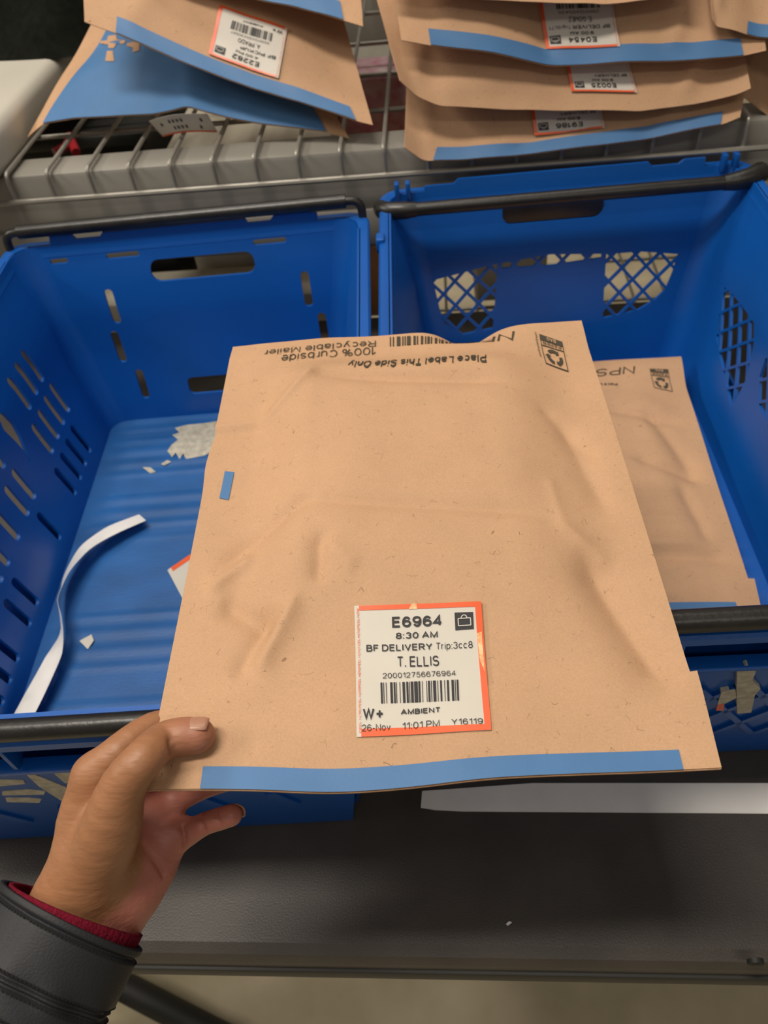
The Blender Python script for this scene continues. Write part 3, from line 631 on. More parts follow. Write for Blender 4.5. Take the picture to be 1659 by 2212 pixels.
for pl in ([(0, 1683), (50, 1684), (55, 1692), (0, 1697)], [(52, 1667), (75, 1672), (150, 1702), (150, 1715), (160, 1738), (140, 1733), (85, 1698)], [(5, 1708), (60, 1704), (98, 1708), (95, 1715), (5, 1717)], [(12, 1722), (60, 1722), (90, 1725), (85, 1733), (15, 1731)], [(115, 1668), (150, 1655), (165, 1660), (168, 1690), (140, 1690)]): residue(toteL, 0, pl, fs, fn)
residue(toteR, 1, [(1590, 1435), (1610, 1425), (1630, 1440), (1622, 1460), (1640, 1478), (1628, 1492), (1620, 1530), (1590, 1532), (1588, 1480)], fs, fn, th=.0032)
residue(toteR, 1, [(1556, 1485), (1586, 1480), (1588, 1498), (1560, 1512), (1545, 1520)], fs, fn, th=.0032); residue(toteR, 1, [(1547, 1513), (1562, 1510), (1560, 1524), (1544, 1525)], fs, fn, 'orange', .0035)
# ================================================================= loose scraps in and before the totes
zf = FL+.0016
def ribbon(cl, wd, name, label, cat, m, up=(0, 0, 1), twist=None, n=60):
    P = np.array(cl, float); t = np.linspace(0, 1, len(P)); T = np.linspace(0, 1, n)
    # smooth interpolation
    Q = np.stack([np.interp(T, t, P[:, i]) for i in range(3)], 1)
    for _ in range(6): Q[1:-1] = (Q[:-2]+2*Q[1:-1]+Q[2:])/4
    tg = np.gradient(Q, axis=0); tg /= np.linalg.norm(tg, axis=1)[:, None]; V = []
    tw = np.interp(T, np.linspace(0, 1, len(twist)), twist) if twist is not None else 0*T
    for i in range(n):
        side = np.cross(tg[i], [0, 0, 1.]); side /= np.linalg.norm(side); u = np.cross(side, tg[i]); d = math.cos(tw[i])*side+math.sin(tw[i])*u; nn = np.cross(d, tg[i])
        for s, o in ((-1, 0), (1, 0), (1, .00025), (-1, .00025)): V.append(Q[i]+d*wd/2*s+nn*o)
    Fc = [(i*4+j, i*4+(j+1) % 4, (i+1)*4+(j+1) % 4, (i+1)*4+j) for i in range(n-1) for j in range(4)]+[(0, 1, 2, 3), (n*4-1, n*4-2, n*4-3, n*4-4)]
    return single(name, label, cat, V, Fc, m, angle=35)
def hz(x, y, z): return hitz((x, y), z)
ribbon([hz(20, 1605, .026), hz(75, 1500, .027), hz(118, 1415, .027), hz(135, 1355, .030), hz(125, 1310, .030), hz(142, 1240, .030), hz(185, 1180, .027), hz(240, 1145, .026), hz(308, 1118, .020)], .021,
       'paper_strip', 'long curled white backing paper strip lying in the left tote', 'paper strip', 'paper', twist=[.1, .15, .35, 1.15, 1.35, .8, .35, .2, .3])
P = [hz(172, 1385, zf), hz(198, 1371, zf), (hz(203, 1384, zf)), hz(190, 1403, zf)]; single('paper_scrap', 'tiny pale torn paper scrap on the left tote floor', 'scrap', *slab(P, up, .0006), 'white', smooth=False)
# fallen label
lq = [hz(362, 1232, zf), hz(412, 1198, zf), hz(450, 1270, zf), hz(398, 1300, zf)]
fl = top('fallen_label', 'white label corner with red edge lying on the left tote floor beside the held mailer', 'label', lq[0])
part('label_paper', fl, *slab(lq, up, .0006), 'white', lq[0], smooth=False)
mix = lambda a, b_, t: a*(1-t)+b_*t
part('red_edge', fl, *slab([lq[0]+up_ if False else mix(lq[0], lq[1], .15) for up_ in [0]]+[lq[1], mix(lq[1], lq[2], .12), mix(mix(lq[0], lq[1], .15), mix(lq[3], lq[2], .15), .12)], up, .0009), 'orange', lq[0], smooth=False)
# strip on the table
q = [hz(912, 1709, .0012), hz(1000, 1703, .001), hz(1150, 1692, .001), hz(1700, 1692, .001), hz(1800, 1692, .001), hz(1800, 1759, .001), hz(1000, 1753, .001), hz(940, 1750, .001), hz(909, 1745, .0012)]
single('backing_strip', 'long straight white backing strip on the black table before the right tote', 'paper strip', *slab(q, up, .0004), 'paper', smooth=False)
q = [hz(1093, 1996, .0006), hz(1100, 1990, .0006), hz(1106, 1993, .0006), hz(1097, 2000, .0006)]
single('lint_speck', 'tiny pale blue fleck on the front of the black table', 'scrap', *slab(q, up, .0004), 'paper', smooth=False)

# ================================================================= the held mailer
S_ = .82
cor = [np.array(p)*1.0 for p in ((-.184, .181, .193), (.146, .197, .182), (.125, .629, .188), (-.204, .613, .199))]   # near-left, near-right, far-right, far-left
cor = [CP + (c_-CP)*S_ for c_ in cor]
HN = np.cross(cor[1]-cor[0], cor[3]-cor[0]); HN /= np.linalg.norm(HN)
def held_flat(u, v):
    u = u[..., None]; v = v[..., None]; return (1-u)*(1-v)*cor[0]+u*(1-v)*cor[1]+u*v*cor[2]+(1-u)*v*cor[3]
flatH = Sheet(held_flat)
_hu = {}
def hu(x, y):
    if (x, y) not in _hu: _hu[(x, y)] = flatH.uv((x, y))
    return _hu[(x, y)]
def held_disp(u, v):
    d = .013*ss(.10, .26, u)*ss(.06, .30, 1-u)*ss(.16, .40, v)*ss(.06, .17, 1-v)             # the goods inside
    d = d - .0040*ridge(u, v, hu(450, 1235), hu(700, 1085), .020, 1.) - .0036*ridge(u, v, hu(600, 1102), hu(1260, 1135), .018, 1.) - .0035*ridge(u, v, hu(700, 1170), hu(690, 1290), .018, 1.) - .003*ridge(u, v, hu(1200, 900), hu(1330, 1130), .03, 1.) + .0010*ridge(u, v, hu(1180, 1040), hu(1215, 1150), .014, 1.)                        # dent across the middle
    d = d - .0055*ridge(u, v, hu(640, 832), hu(1150, 850), .022, 1.)
    d = d + .0042*ridge(u, v, hu(560, 925), hu(700, 812), .016, 1.)
    d = d + .004*ridge(u, v, hu(440, 1285), hu(560, 1200), .016, 1.) - .0045*ridge(u, v, hu(470, 1295), hu(600, 1380), .022, 1.)
    d = d + .0045*ridge(u, v, hu(655, 1290), hu(545, 1470), .020, 1.) - .0030*ridge(u, v, hu(600, 1310), hu(500, 1480), .018, 1.)
    d = d - .008*ridge(u, v, hu(1240, 1180), hu(1480, 1520), .040, 1.) + .002*ridge(u, v, hu(1190, 1130), hu(1330, 1230), .02, 1.)
    d = d + .0018*ridge(u, v, hu(380, 930), hu(590, 908), .010, 1.) - .002*ridge(u, v, hu(380, 945), hu(600, 925), .014, 1.)
    d = d - .002*ridge(u, v, hu(1150, 880), hu(1300, 1000), .02, 1.) + .0015*ridge(u, v, hu(700, 1190), hu(780, 1260), .02, 1.)
    d = d + wob(u, v, 3, .0012, 2.2) + wob(u, v, 9, .0004, 6.)
    # far edge: rolls down over most of the width, lifts again at the right
    e = ss(.055, 0, 1-v); c_ = np.exp(-((u-.675)/.075)**2)
    d = d - .0165*e*c_ + .0035*ss(.10, 0, 1-v)*ss(.72, .88, u) - .002*e*ss(.3, .1, u)
    # near edge sags in the middle, left corner bends up under the thumb
    g = ss(.10, 0, v); d = d - .0022*g*np.exp(-((u-.36)/.12)**2)
    return d
def held(u, v):
    u = np.asarray(u, float); v = np.asarray(v, float)
    # the near edge bows towards the viewer in the middle
    vv = v - .012*ss(.12, 0, v)*np.exp(-((u-.37)/.22)**2)
    uu = u - .006*np.exp(-((v-.62)/.05)**2)*ss(.1, 0, u)
    return held_flat(uu, vv) + HN*held_disp(uu, vv)[..., None]
HS = Sheet(held); HO = cor[0]*.5+cor[1]*.5; HO = np.array([HO[0], HO[1], HO[2]-.012])
hm = mailer('mailer', 'brown paper mailer held in the hand, white order label facing up', HS, .012, HO, 'brown paper mailers', 150, 190)
# sealed flap with a slightly wider right edge
part('sealed_flap', hm, *patch(HS, [(0.001, .001), (1.0, .001), (1.012, .145), (.001, .118)], .0009, 70, 14), 'kraft', HO, label='sealed paper flap across the near end')
ht = lambda *p: HS.uv(p)
tq = [ht(433, 1708), ht(1478, 1674), ht(1465, 1622), ht(440, 1658)]; tq[0][1] = tq[1][1] = .0006
part('blue_tape', hm, *patch(HS, tq, .0014, 70, 6), 'tape', HO, label='blue strip along the sealed end')
part('blue_mark', hm, *patch(HS, [ht(474, 1077), ht(494, 1081), ht(506, 1021), ht(486, 1019)], .0006, 3, 4), 'tape', HO, label='small blue block near the left edge')
def ptext(parent, sheet, org, s, bl, br, tl, bold=0., m='brownink', off=.0007):
    """string fitted to picture points: its own lower-left, lower-right and upper-left corners"""
    t, f = text2d(s, bold); pl = flatH if (sheet is HS and s == 'NPS') else sheet; A, B, C_ = pl.uv(bl), pl.uv(br), pl.uv(tl); uv = A+t[:, :1]*(B-A)+t[:, 1:]*(C_-A)
    return part('printed_text', parent, sheet.on(uv, off), f, m, org, smooth=False)
ptext(hm, flatH if False else HS, HO, 'Place Label This Side Only', (1050, 765), (757, 779), (1051, 784), .016)
ptext(hm, HS, HO, '100% Curbside', (812, 750), (609, 768), (812, 767))
ptext(hm, HS, HO, 'Recyclable Mailer', (812, 733), (574, 755), (812, 750))
ptext(hm, HS, HO, 'NPS', (1112, 718), (1000, 722), (1108, 740), .0)
ms = []; x = 842.
rr = random.Random(4)
while x < 1040:
    wd = rr.choice((2.5, 2.5, 5, 8)); A = [(x, 728-.02*(x-842)), (x+wd, 728-.02*(x-842)), (x+wd, 748-.045*(x-842)), (x, 748-.045*(x-842))]
    q4 = [flatH.uv(A[3]), flatH.uv(A[2]), flatH.uv(A[1]), flatH.uv(A[0])]; ms.append(patch(HS, q4, .0007, 2, 3)); x += wd+rr.choice((2.5, 4, 6))
part('printed_barcode', hm, *join(*ms), 'brownink', HO, smooth=False)
def recycle_logo(parent, sheet, org, TLp, TRp, BRp, BLp, side_text=True):
    """frame with a header band and a three-arrow loop; corners as seen in the picture (header at the top of the picture)"""
    q = np.array([(flatH if sheet is HS else sheet).uv(p) for p in (TLp, TRp, BRp, BLp)])
    def mp(x): x = np.asarray(x, float); a, c = x[..., :1], x[..., 1:2]; return (1-a)*(1-c)*q[0]+a*(1-c)*q[1]+a*c*q[2]+(1-a)*c*q[3]
    ms = []
    def rc(x0, y0, x1, y1): ms.append(patch(sheet, mp(np.array([(x0, y1), (x1, y1), (x1, y0), (x0, y0)])), .0007, 3, 3))
    rc(0, 0, 1, .035); rc(0, .965, 1, 1); rc(0, 0, .03, 1); rc(.97, 0, 1, 1); rc(0, .0, 1, .16); rc(.0, .30, 1, .325)
    for k_ in range(3):
        a0 = math.radians(90+120*k_+12); a1 = a0+math.radians(78); c_ = np.array([.5, .64]); pts = []
        for t in np.linspace(a0, a1, 6): pts.append(c_+np.array([.36*math.cos(t), .27*math.sin(t)]))
        tip = c_+np.array([.28*math.cos(a1+.38), .21*math.sin(a1+.38)])
        pts += [c_+np.array([.42*math.cos(a1), .32*math.sin(a1)]), tip, c_+np.array([.14*math.cos(a1), .10*math.sin(a1)])]
        for t in np.linspace(a1, a0, 6): pts.append(c_+np.array([.21*math.cos(t), .155*math.sin(t)]))
        ms.append(poly_on(sheet, mp(np.array(pts)), .0007))
    part('recycling_mark', parent, *join(*ms), 'brownink', org, smooth=False)
    def tx(s, bl, br, tl, m='brownink', b_=.02, off=.0010):
        t, f = text2d(s, b_); A, B, C_ = map(np.array, (bl, br, tl)); part('printed_text', parent, sheet.on(mp(A+t[:, :1]*(B-A)+t[:, 1:]*(C_-A)), off), f, m, org, smooth=False)
    tx('PAPER', (.90, .18), (.10, .18), (.90, .28)); tx('BAG', (.70, .03), (.30, .03), (.70, .13), 'kraft')
    if side_text: tx('how2recycle.info', (-.09, .0), (-.09, .80), (-.22, .0))
recycle_logo(hm, HS, HO, (1164, 727), (1214, 741), (1228, 805), (1178, 792))
Lp = lambda x, y: (740+x/4.608, 1280+y/4.608)
lq4 = [HS.uv(Lp(*p)) for p in LQ]
shipping_label(hm, HS, lq4, HO, dict(code='E6964', time='8:30 AM', mode='BF DELIVERY', trip='Trip:3cc8', name='T. ELLIS', num='200012756676964', amb='AMBIENT', w=1, date='26-Nov', clock='11:01 PM', yno='Y16119', worn=1, label='white order label with orange border, reading E6964'), off=.0016, res=14)

# ================================================================= the mailer lying in the right tote
z2 = FL+.030
A2 = hitz((1470, 775), .055); d2 = hitz((1635, 1315), .045)-A2; d2[2] = 0; d2 /= np.linalg.norm(d2); w2_ = np.cross(d2, [0, 0, 1.]); w2_ = w2_ if w2_[0] < 0 else -w2_
W2m, L2m = .276, .375
def second(u, v):
    u = np.asarray(u, float); v = np.asarray(v, float); p = A2 + w2_*((1-u)*W2m)[..., None] + d2*((1-v)*L2m)[..., None]
    d = .006*ss(.04, .2, 1-u)*ss(.1, .3, v)*ss(.08, .2, 1-v)*ss(0, .2, u)
    d = d - .005*ridge(u, v, (.62, .80), (.96, .72), .022, 1.) - .006*ridge(u, v, (.70, .58), (.98, .50), .022, 1.) - .005*ridge(u, v, (.66, .24), (1.0, .235), .022, 1.)
    d = d + .004*ridge(u, v, (.2, .55), (.9, .555), .02, 1.) - .005*ridge(u, v, (.80, .82), (.95, .48), .03, 1.) - .004*ridge(u, v, (.86, .50), (.92, .26), .025, 1.)
    d = d + .0045*ridge(u, v, (.2, .27), (.95, .275), .018, 1.) + .003*ridge(u, v, (.3, .42), (.9, .44), .02, 1.)+.003*ridge(u, v, (.4, .36), (.95, .35), .015, 1.) + wob(u, v, 21, .0012, 3.)
    p = p.copy(); p[..., 2] += d - .008 + .012*ss(.12, 0, 1-v)*u; return p
S2 = Sheet(second); O2 = second(np.array(.5), np.array(.5)); O2[2] = FL+.002
m2 = mailer('mailer', 'brown paper mailer lying inside the right tote', S2, .020, O2, 'brown paper mailers', 80, 100)
part('sealed_flap', m2, *patch(S2, [(.0, .0005), (1.0, .0005), (1.018, .172), (.0, .172)], .0010, 40, 12), 'kraft', O2)
vt = S2.uv((1588, 1303)); part('blue_tape', m2, *patch(S2, [(.11, .001), (vt[0]+.004, .001), (vt[0], vt[1]), (.11, vt[1])], .0018, 30, 6), 'tape', O2)
ptext(m2, S2, O2, 'NPS', (1372, 790), (1288, 798), (1370, 808), .0)
ptext(m2, S2, O2, 'Place Label This Side Only', (1334, 826), (1195, 833), (1334, 833), .016)
recycle_logo(m2, S2, O2, (1403, 797), (1443, 798), (1453, 847), (1413, 838), False)

# ================================================================= mailers leaning on the rack
def shelf_mailer(label, edge, yl, yr, alpha, ul, ur, th=.018, seed=1, puff=.012, creases=(), amp=.0032, zmin=None, drop=.0):
    """edge: picture polyline of the near edge (left to right), standing in the upright plane from depth yl to yr; ul, ur: picture points where the left and right sides leave the frame"""
    e = np.array(edge, float); x0, x1 = e[0, 0], e[-1, 0]
    B = []
    for p in e:
        t = (p[0]-x0)/(x1-x0); B.append(hity(p, yl+(yr-yl)*t))
    B = np.array(B); tt = np.concatenate([[0], np.cumsum(np.linalg.norm(np.diff(B, axis=0), axis=1))]); Wd = tt[-1]; tt /= Wd
    inc = np.array([0, math.cos(alpha), math.sin(alpha)]); nn = np.cross(B[-1]-B[0], inc); nn /= np.linalg.norm(nn)
    UL = hitp(ul, B[0], nn); UR = hitp(ur, B[-1], nn); dl, dr = UL-B[0], UR-B[-1]
    Lg = .40; dl *= Lg/np.linalg.norm(dl); dr *= Lg/np.linalg.norm(dr)
    def f(u, v):
        u = np.asarray(u, float); v = np.asarray(v, float)
        b_ = np.stack([np.interp(u, tt, B[:, i]) for i in range(3)], -1)
        e5 = .012
        b_ = (b_ + np.stack([np.interp(u-e5, tt, B[:, i])+np.interp(u+e5, tt, B[:, i]) for i in range(3)], -1))/3
        st = B[0]*(1-u[..., None])+B[-1]*u[..., None]; kk = np.exp(-(v/.22)**2)[..., None]
        p = st + (b_-st)*kk + (dl*(1-u[..., None])+dr*u[..., None])*v[..., None]
        d = puff*ss(0, .25, u)*ss(0, .25, 1-u)*ss(0, .22, v) + wob(u, v, seed, amp, 2.6) + wob(u, v, seed+50, amp*.35, 7.)
        for c in creases: d = d + ridge(u, v, *c)
        return p + nn*d[..., None] - np.array([0, 0, 1.])*drop*(v[..., None]**2)
    sh = Sheet(f); lo = f(np.linspace(0, 1, 9), np.zeros(9)); org = np.array([lo[:, 0].mean(), lo[:, 1].mean(), lo[:, 2].min()])
    return mailer('mailer', label, sh, th, org, 'brown paper mailers', 70, 60), sh, org
def tape_on(root, sh, org, pts, off=.0012): part('blue_tape', root, *patch(sh, [sh.uv(p) for p in pts], off, 50, 6), 'tape', org)
def tape_uv(root, sh, org, q, off=.0012): part('blue_tape', root, *patch(sh, q, off, 50, 6), 'tape', org)
R_ = math.radians
# right group, from the lowest upwards
r1, s1, o1 = shelf_mailer('lowest brown mailer of the right rack stack, label E9186', [(872, 318), (915, 348), (1000, 347), (1150, 335), (1300, 315), (1450, 289), (1560, 270), (1603, 250)], .846, .856, R_(40), (880, 100), (1640, 60), .014, 3, .008, [((.74, .0), (.95, .28), .03, .005), ((.10, .0), (.03, .3), .025, .004), ((.3, .02), (.6, .06), .02, -.003)])
a = s1.uv((935, 349)); c = s1.uv((1556, 270)); tape_uv(r1, s1, o1, [(a[0], .0008), (c[0], .0008), (c[0], .034), (a[0]+.01, .034)])
shipping_label(r1, s1, [s1.uv(p) for p in ((1306, 278), (1154, 293), (1138, 178), (1284, 163))], o1, dict(code='E9186', time='8:00 AM', mode='BF DELIVERY', name='', bars=False, peel=6))
r2, s2, o2 = shelf_mailer('middle brown mailer of the right rack stack, label E0025', [(862, 170), (900, 207), (950, 231), (1200, 236), (1380, 242), (1500, 222), (1600, 200), (1626, 188)], .852, .856, R_(40), (822, 30), (1600, 20), .024, 8, .008, [((.1, .03), (.5, .10), .04, .004), ((.80, .0), (.97, .25), .025, .006), ((.06, .02), (.2, .3), .02, .004)])
shipping_label(r2, s2, [s2.uv(p) for p in ((1375, 201), (1234, 199), (1216, 95), (1345, 85))], o2, dict(code='E0025', time='8:00 AM', mode='BF DELIVERY', name='', bars=False))
r3, s3, o3 = shelf_mailer('upper brown mailer of the right rack stack, blue tape edge and label E0454', [(864, 84), (930, 98), (1050, 116), (1172, 136), (1210, 138), (1500, 131), (1600, 122), (1657, 110)], .861, .864, R_(41), (846, -40), (1640, -40), .026, 14, .008, [((.43, -.03), (.36, .3), .03, -.004), ((.74, .0), (.86, .3), .03, .005), ((.1, .05), (.3, .25), .03, .004)])
a = s3.uv((930, 97)); c = s3.uv((1606, 122)); tape_uv(r3, s3, o3, [(a[0], .0008), (c[0], .0008), (c[0]-.005, .042), (a[0], .042)])
shipping_label(r3, s3, [s3.uv(p) for p in ((1339, 102), (1180, 108), (1160, -28), (1316, -38))], o3, dict(code='E0454', time='9:00 AM', mode='BF DELIVER', trip='Trip:0c71', name='E. GOMEZ', num='200012455430'))
r4, s4, o4 = shelf_mailer('topmost brown mailer of the right rack stack, cut by the upper frame edge', [(838, -40), (930, -14), (1100, 2), (1190, 10), (1300, 12), (1420, -6), (1500, -30)], .872, .872, R_(46), (840, -140), (1490, -140), .012, 18, .006)
r5, s5, o5 = shelf_mailer('crumpled brown mailer at the upper right corner with blue edge', [(1544, 36), (1552, 54), (1600, 66), (1640, 76), (1720, 92), (1860, 110)], .868, .862, R_(50), (1535, -60), (1880, -30), .012, 23, .006, [((.05, .02), (.2, .3), .03, .006)], .004)
a = s5.uv((1612, 68)); tape_uv(r5, s5, o5, [(a[0], .0008), (.95, .0008), (.95, .03), (a[0]+.01, .03)])
r6, s6, o6 = shelf_mailer('shadowed brown mailer at the right frame edge below the crumpled one', [(1588, 190), (1625, 228), (1659, 256), (1760, 268), (1880, 262)], .886, .878, R_(44), (1570, 90), (1900, 60), .012, 27, .006, [((.02, .1), (.25, .02), .03, .006)], .003)
# left group
l1, t1, q1 = shelf_mailer('brown mailer with a broad blue end, lowest on the left of the rack', [(58, 300), (95, 268), (160, 258), (250, 252), (330, 246), (372, 238), (404, 229), (440, 240), (500, 257), (560, 268), (705, 286), (758, 302)], .945, .895, R_(31), (160, 120), (660, 130), .012, 31, .010, [], .003)
bl = [t1.uv(p) for p in ((95, 264), (705, 285))]
part('blue_end', l1, *patch(t1, [(bl[0][0], .0008), (bl[1][0], .0008), (bl[1][0]-.02, .50), (bl[0][0]+.045, .50)], .0012, 60, 30), 'tape', q1, label='broad blue printed end of the mailer')
def mark(pts): part('printed_mark', l1, *poly_on(t1, [t1.uv(p) for p in pts], .0019), 'kraft', q1, smooth=False, label='kraft coloured mark left blank in the blue')
mark([(218, 92), (233, 90), (236, 80), (252, 78), (255, 88), (272, 90), (270, 97), (253, 97), (248, 107), (236, 107), (236, 99), (219, 97)])
mark([(233, 113), (245, 113), (248, 135), (229, 135)])
mark([(275, 97), (290, 93), (303, 96), (302, 112), (288, 116), (289, 106), (276, 102)])
l2, t2, q2 = shelf_mailer('brown mailer with slanting blue tape and label E2282, upper left of the rack', [(180, 46), (248, 71), (350, 113), (450, 155), (550, 194), (650, 221), (770, 260), (808, 270)], .932, .876, R_(33), (176, -60), (742, 40), .012, 37, .008, [((.12, .02), (.3, .2), .04, .003)], .002)
a = t2.uv((250, 72)); c = t2.uv((768, 256)); tape_uv(l2, t2, q2, [(a[0], .0008), (c[0], .0008), (c[0]-.01, .038), (a[0]+.01, .050)])
shipping_label(l2, t2, [t2.uv(p) for p in ((602, 171), (451, 118), (476, 13), (621, 64))], q2, dict(code='E2282', time='4:00 PM', mode='BF PICKUP', name='A. PRADO', num='200012455430597', amb='AMBIENT', w=1))
l3, t3, q3 = shelf_mailer('brown mailer corner with blue tape at the frame top, left stack', [(300, -60), (430, -38), (545, -4), (640, 16), (735, 40), (786, 54)], .965, .915, R_(38), (300, -160), (775, -90), .012, 41, .004)
a = t3.uv((500, -14)); c = t3.uv((742, 42)); tape_uv(l3, t3, q3, [(.1, .0008), (c[0], .0008), (c[0]-.01, .05), (.1, .05)])
# bent label hanging below the blue-ended mailer
def hang(u, v):
    u = np.asarray(u, float); v = np.asarray(v, float)
    y0 = .925; c_ = [hity(p, y0) for p in ((346, 306), (466, 296), (448, 246), (322, 262))]
    u_, v_ = u[..., None], v[..., None]; p = (1-u_)*(1-v_)*c_[0]+u_*(1-v_)*c_[1]+u_*v_*c_[2]+(1-u_)*v_*c_[3]
    b_ = np.sin(np.pi*u)**1.0; p = p.copy(); p[..., 2] += .0075*b_; p[..., 1] += .014*(1-v) - .012*b_; return p
HG = Sheet(hang); hb = part('hanging_label_backing', l1, *patch(HG, [(0, 0), (1, 0), (1, 1), (0, 1)], .0, 14, 8), 'white', q1, label='bent order label hanging below the mailer edge')
ms = [patch(HG, [(a_, b0_), (a_+.03, b0_), (a_+.03, b0_+.16), (a_, b0_+.16)], .0006, 2, 2) for a_, b0_ in ((.16, .55), (.33, .62), (.40, .62), (.47, .62), (.54, .62), (.35, .25), (.42, .25), (.49, .25), (.56, .25), (.78, .2), (.84, .6))]
part('smudged_print', hb, *join(*ms), 'ink', q1, smooth=False); part('red_edge', hb, *patch(HG, [(0.02, 0), (.98, 0), (.98, .07), (.02, .07)], .0005, 14, 2), 'orange', q1)
# ================================================================= the hand
def pkd(px):                                   # distance of the mailer surface along a picture ray
    P = HS.P(*HS.uv(px)); return float(((P-CP) @ CM)[2]*-1)
SC = S_/.85                                    # hand sized with the mailer it holds
def J(x, y, d, r): return (at((x, y), d*SC if d > 0 else -d), r*SC)
dT = pkd((430, 1590)); dI = pkd((350, 1600)); dC = pkd((320, 1700))
# chains: list of (position, radius); tone 0 = back of hand, 1 = palm side
TH = [J(205, 1885, .396, .0160), J(238, 1790, .382, .0148), J(266, 1698, .3745, .0112), J(310, 1640, .3745, .0098), J(352, 1602, -(dI-.0102), .0096), J(394, 1591, -(dT-.0090), .0096), J(426, 1589, -(dT-.0085), .0090)]
WR = [J(120, 2010, .400, .0185), J(150, 1935, .400, .0180), J(190, 1872, .398, .0165)]
WU = [J(200, 2060, .405, .0170), J(262, 1975, .412, .0135), J(320, 1880, .420, .0120)]
WM = [J(160, 2030, .400, .0180), J(205, 1950, .405, .0175), J(250, 1850, .408, .0170)]
M1 = [J(185, 1900, .402, .0150), J(180, 1780, .400, .0130), J(206, 1676, .399, .0105)]
M2 = [J(220, 1900, .405, .0140), J(235, 1790, .412, .0135), J(262, 1690, .416, .0110)]
M3 = [J(260, 1920, .410, .0140), J(300, 1830, .420, .0120), J(325, 1748, .424, .0095)]
M4 = [J(290, 1920, .413, .0120), J(340, 1850, .421, .0110), J(378, 1797, .424, .0085)]
F1 = [J(206, 1676, .399, .0105), J(258, 1624, .3985, .0092), J(330, 1572, .412, .0082), J(400, 1562, .420, .0076), J(455, 1575, .4195, .0068)]
F2 = [J(262, 1690, .416, .0105), J(330, 1660, .422, .0085), J(410, 1640, .426, .0080), J(490, 1628, .4215, .0072)]
F3 = [J(325, 1748, .424, .0090), J(372, 1728, .428, .0078), J(440, 1695, .426, .0075), J(510, 1675, .418, .0068)]
F4 = [J(378, 1797, .424, .0085), J(408, 1797, .424, .0068), J(443, 1779, .420, .0060), J(474, 1769, .418, .0060), J(500, 1761, .417, .0058)]
def dense(c, m=4):
    P = np.array([p for p, r in c]); R = np.array([r for p, r in c]); Q = np.concatenate([P, R[:, None]], 1); E_ = np.concatenate([[2*Q[0]-Q[1]], Q, [2*Q[-1]-Q[-2]]]); out = []
    for i in range(1, len(E_)-2):
        for k_ in range(m):
            t = k_/m; a, b_, c_, d = E_[i-1:i+3]; q = .5*((2*b_)+(c_-a)*t+(2*a-5*b_+4*c_-d)*t*t+(3*b_-a-3*c_+d)*t**3); out.append((q[:3], float(q[3])))
    out.append((P[-1], float(R[-1]))); return out
TH, WR, WU, WM, M1, M2, M3, M4 = [dense(c, 3) for c in (TH, WR, WU, WM, M1, M2, M3, M4)]; F1, F2, F3, F4 = [dense(c, 3) for c in (F1, F2, F3, F4)]
def rcone(P, a, ra, b_, rb_):
    ba = b_-a; L2 = ba @ ba; t = np.clip(((P-a) @ ba)/L2, 0, 1); d = P-a-t[..., None]*ba
    return np.sqrt((d*d).sum(-1)) - (ra+(rb_-ra)*t)
def smin(a, b_, k_): h = np.clip(.5+.5*(b_-a)/k_, 0, 1); return b_*(1-h)+a*h-k_*h*(1-h)
def chain(P, c, k_=.006):
    d = None
    for i in range(len(c)-1):
        e = rcone(P, c[i][0], c[i][1], c[i+1][0], c[i+1][1]); d = e if d is None else np.minimum(d, e)
    return d
allp = np.array([p for c in (TH, WR, WU, WM, M1, M2, M3, M4, F1, F2, F3, F4) for p, r in c]); lo, hi = allp.min(0)-.024, allp.max(0)+.024
hv = .00115; dim = np.ceil((hi-lo)/hv).astype(int)+1
gx = [lo[i]+hv*np.arange(dim[i]) for i in range(3)]
PG = np.stack(np.meshgrid(*gx, indexing='ij'), -1).astype(np.float32)
CH = (TH, WR, WU, WM, M1, M2, M3, M4, F1, F2, F3, F4)
PC = PG[::5, ::5, ::5]; DC = None
for c in CH:
    e = chain(PC, c); DC = e if DC is None else np.minimum(DC, e)
band = np.repeat(np.repeat(np.repeat(DC, 5, 0), 5, 1), 5, 2)[:dim[0], :dim[1], :dim[2]]
near = np.abs(band) < .0135; full = np.where(band < 0, -.01, .01).astype(np.float32); PA = PG; PG = PG[near]
palm = chain(PG, WR, .01)
for c in (WU, WM, M1, M2, M3, M4): palm = smin(palm, chain(PG, c, .01), .009)
thumb = chain(PG, TH, .007)
body = smin(palm, thumb, .007)
fing = None
for c in (F1, F2, F3, F4):
    e = chain(PG, c, .004); body_f = smin(palm, e, .007); fing = body_f if fing is None else np.minimum(fing, body_f)
full[near] = smin(body, fing, .0015); D = full
def groove(D, pts, r, k_):
    P = [at((x, y), d) for x, y, d in pts]; g = None
    for i in range(len(P)-1):
        e = rcone(PG, P[i], r, P[i+1], r); g = e if g is None else np.minimum(g, e)
    D = D.copy(); D[near] = -smin(-D[near], g, k_); return D
def surf_d(px, D_):                               # first crossing of the field along a picture ray
    for d in np.arange(.31, .45, .0006):
        q = (at(px, d)-lo)/hv; i = np.round(q).astype(int)
        if (i < 0).any() or (i >= dim).any(): continue
        if D_[tuple(i)] < 0: return d
    return .40
def crease(D, pxs, r=.0011, k_=.0014):
    D0 = D; return groove(D, [(x, y, surf_d((x, y), D0)) for x, y in pxs], r, k_)
D = crease(D, [(372, 1628), (367, 1612), (366, 1600)], .0010, .0018)             # thumb joint folds
D = crease(D, [(310, 1825), (330, 1850), (352, 1890)], .0012, .0016)             # palm line
D = crease(D, [(392, 1785), (399, 1805), (398, 1828)], .0009, .0014)             # little finger root
D = crease(D, [(430, 1762), (437, 1780), (446, 1798)], .0009, .0014)
D = crease(D, [(464, 1752), (471, 1768), (480, 1786)], .0008, .0012)
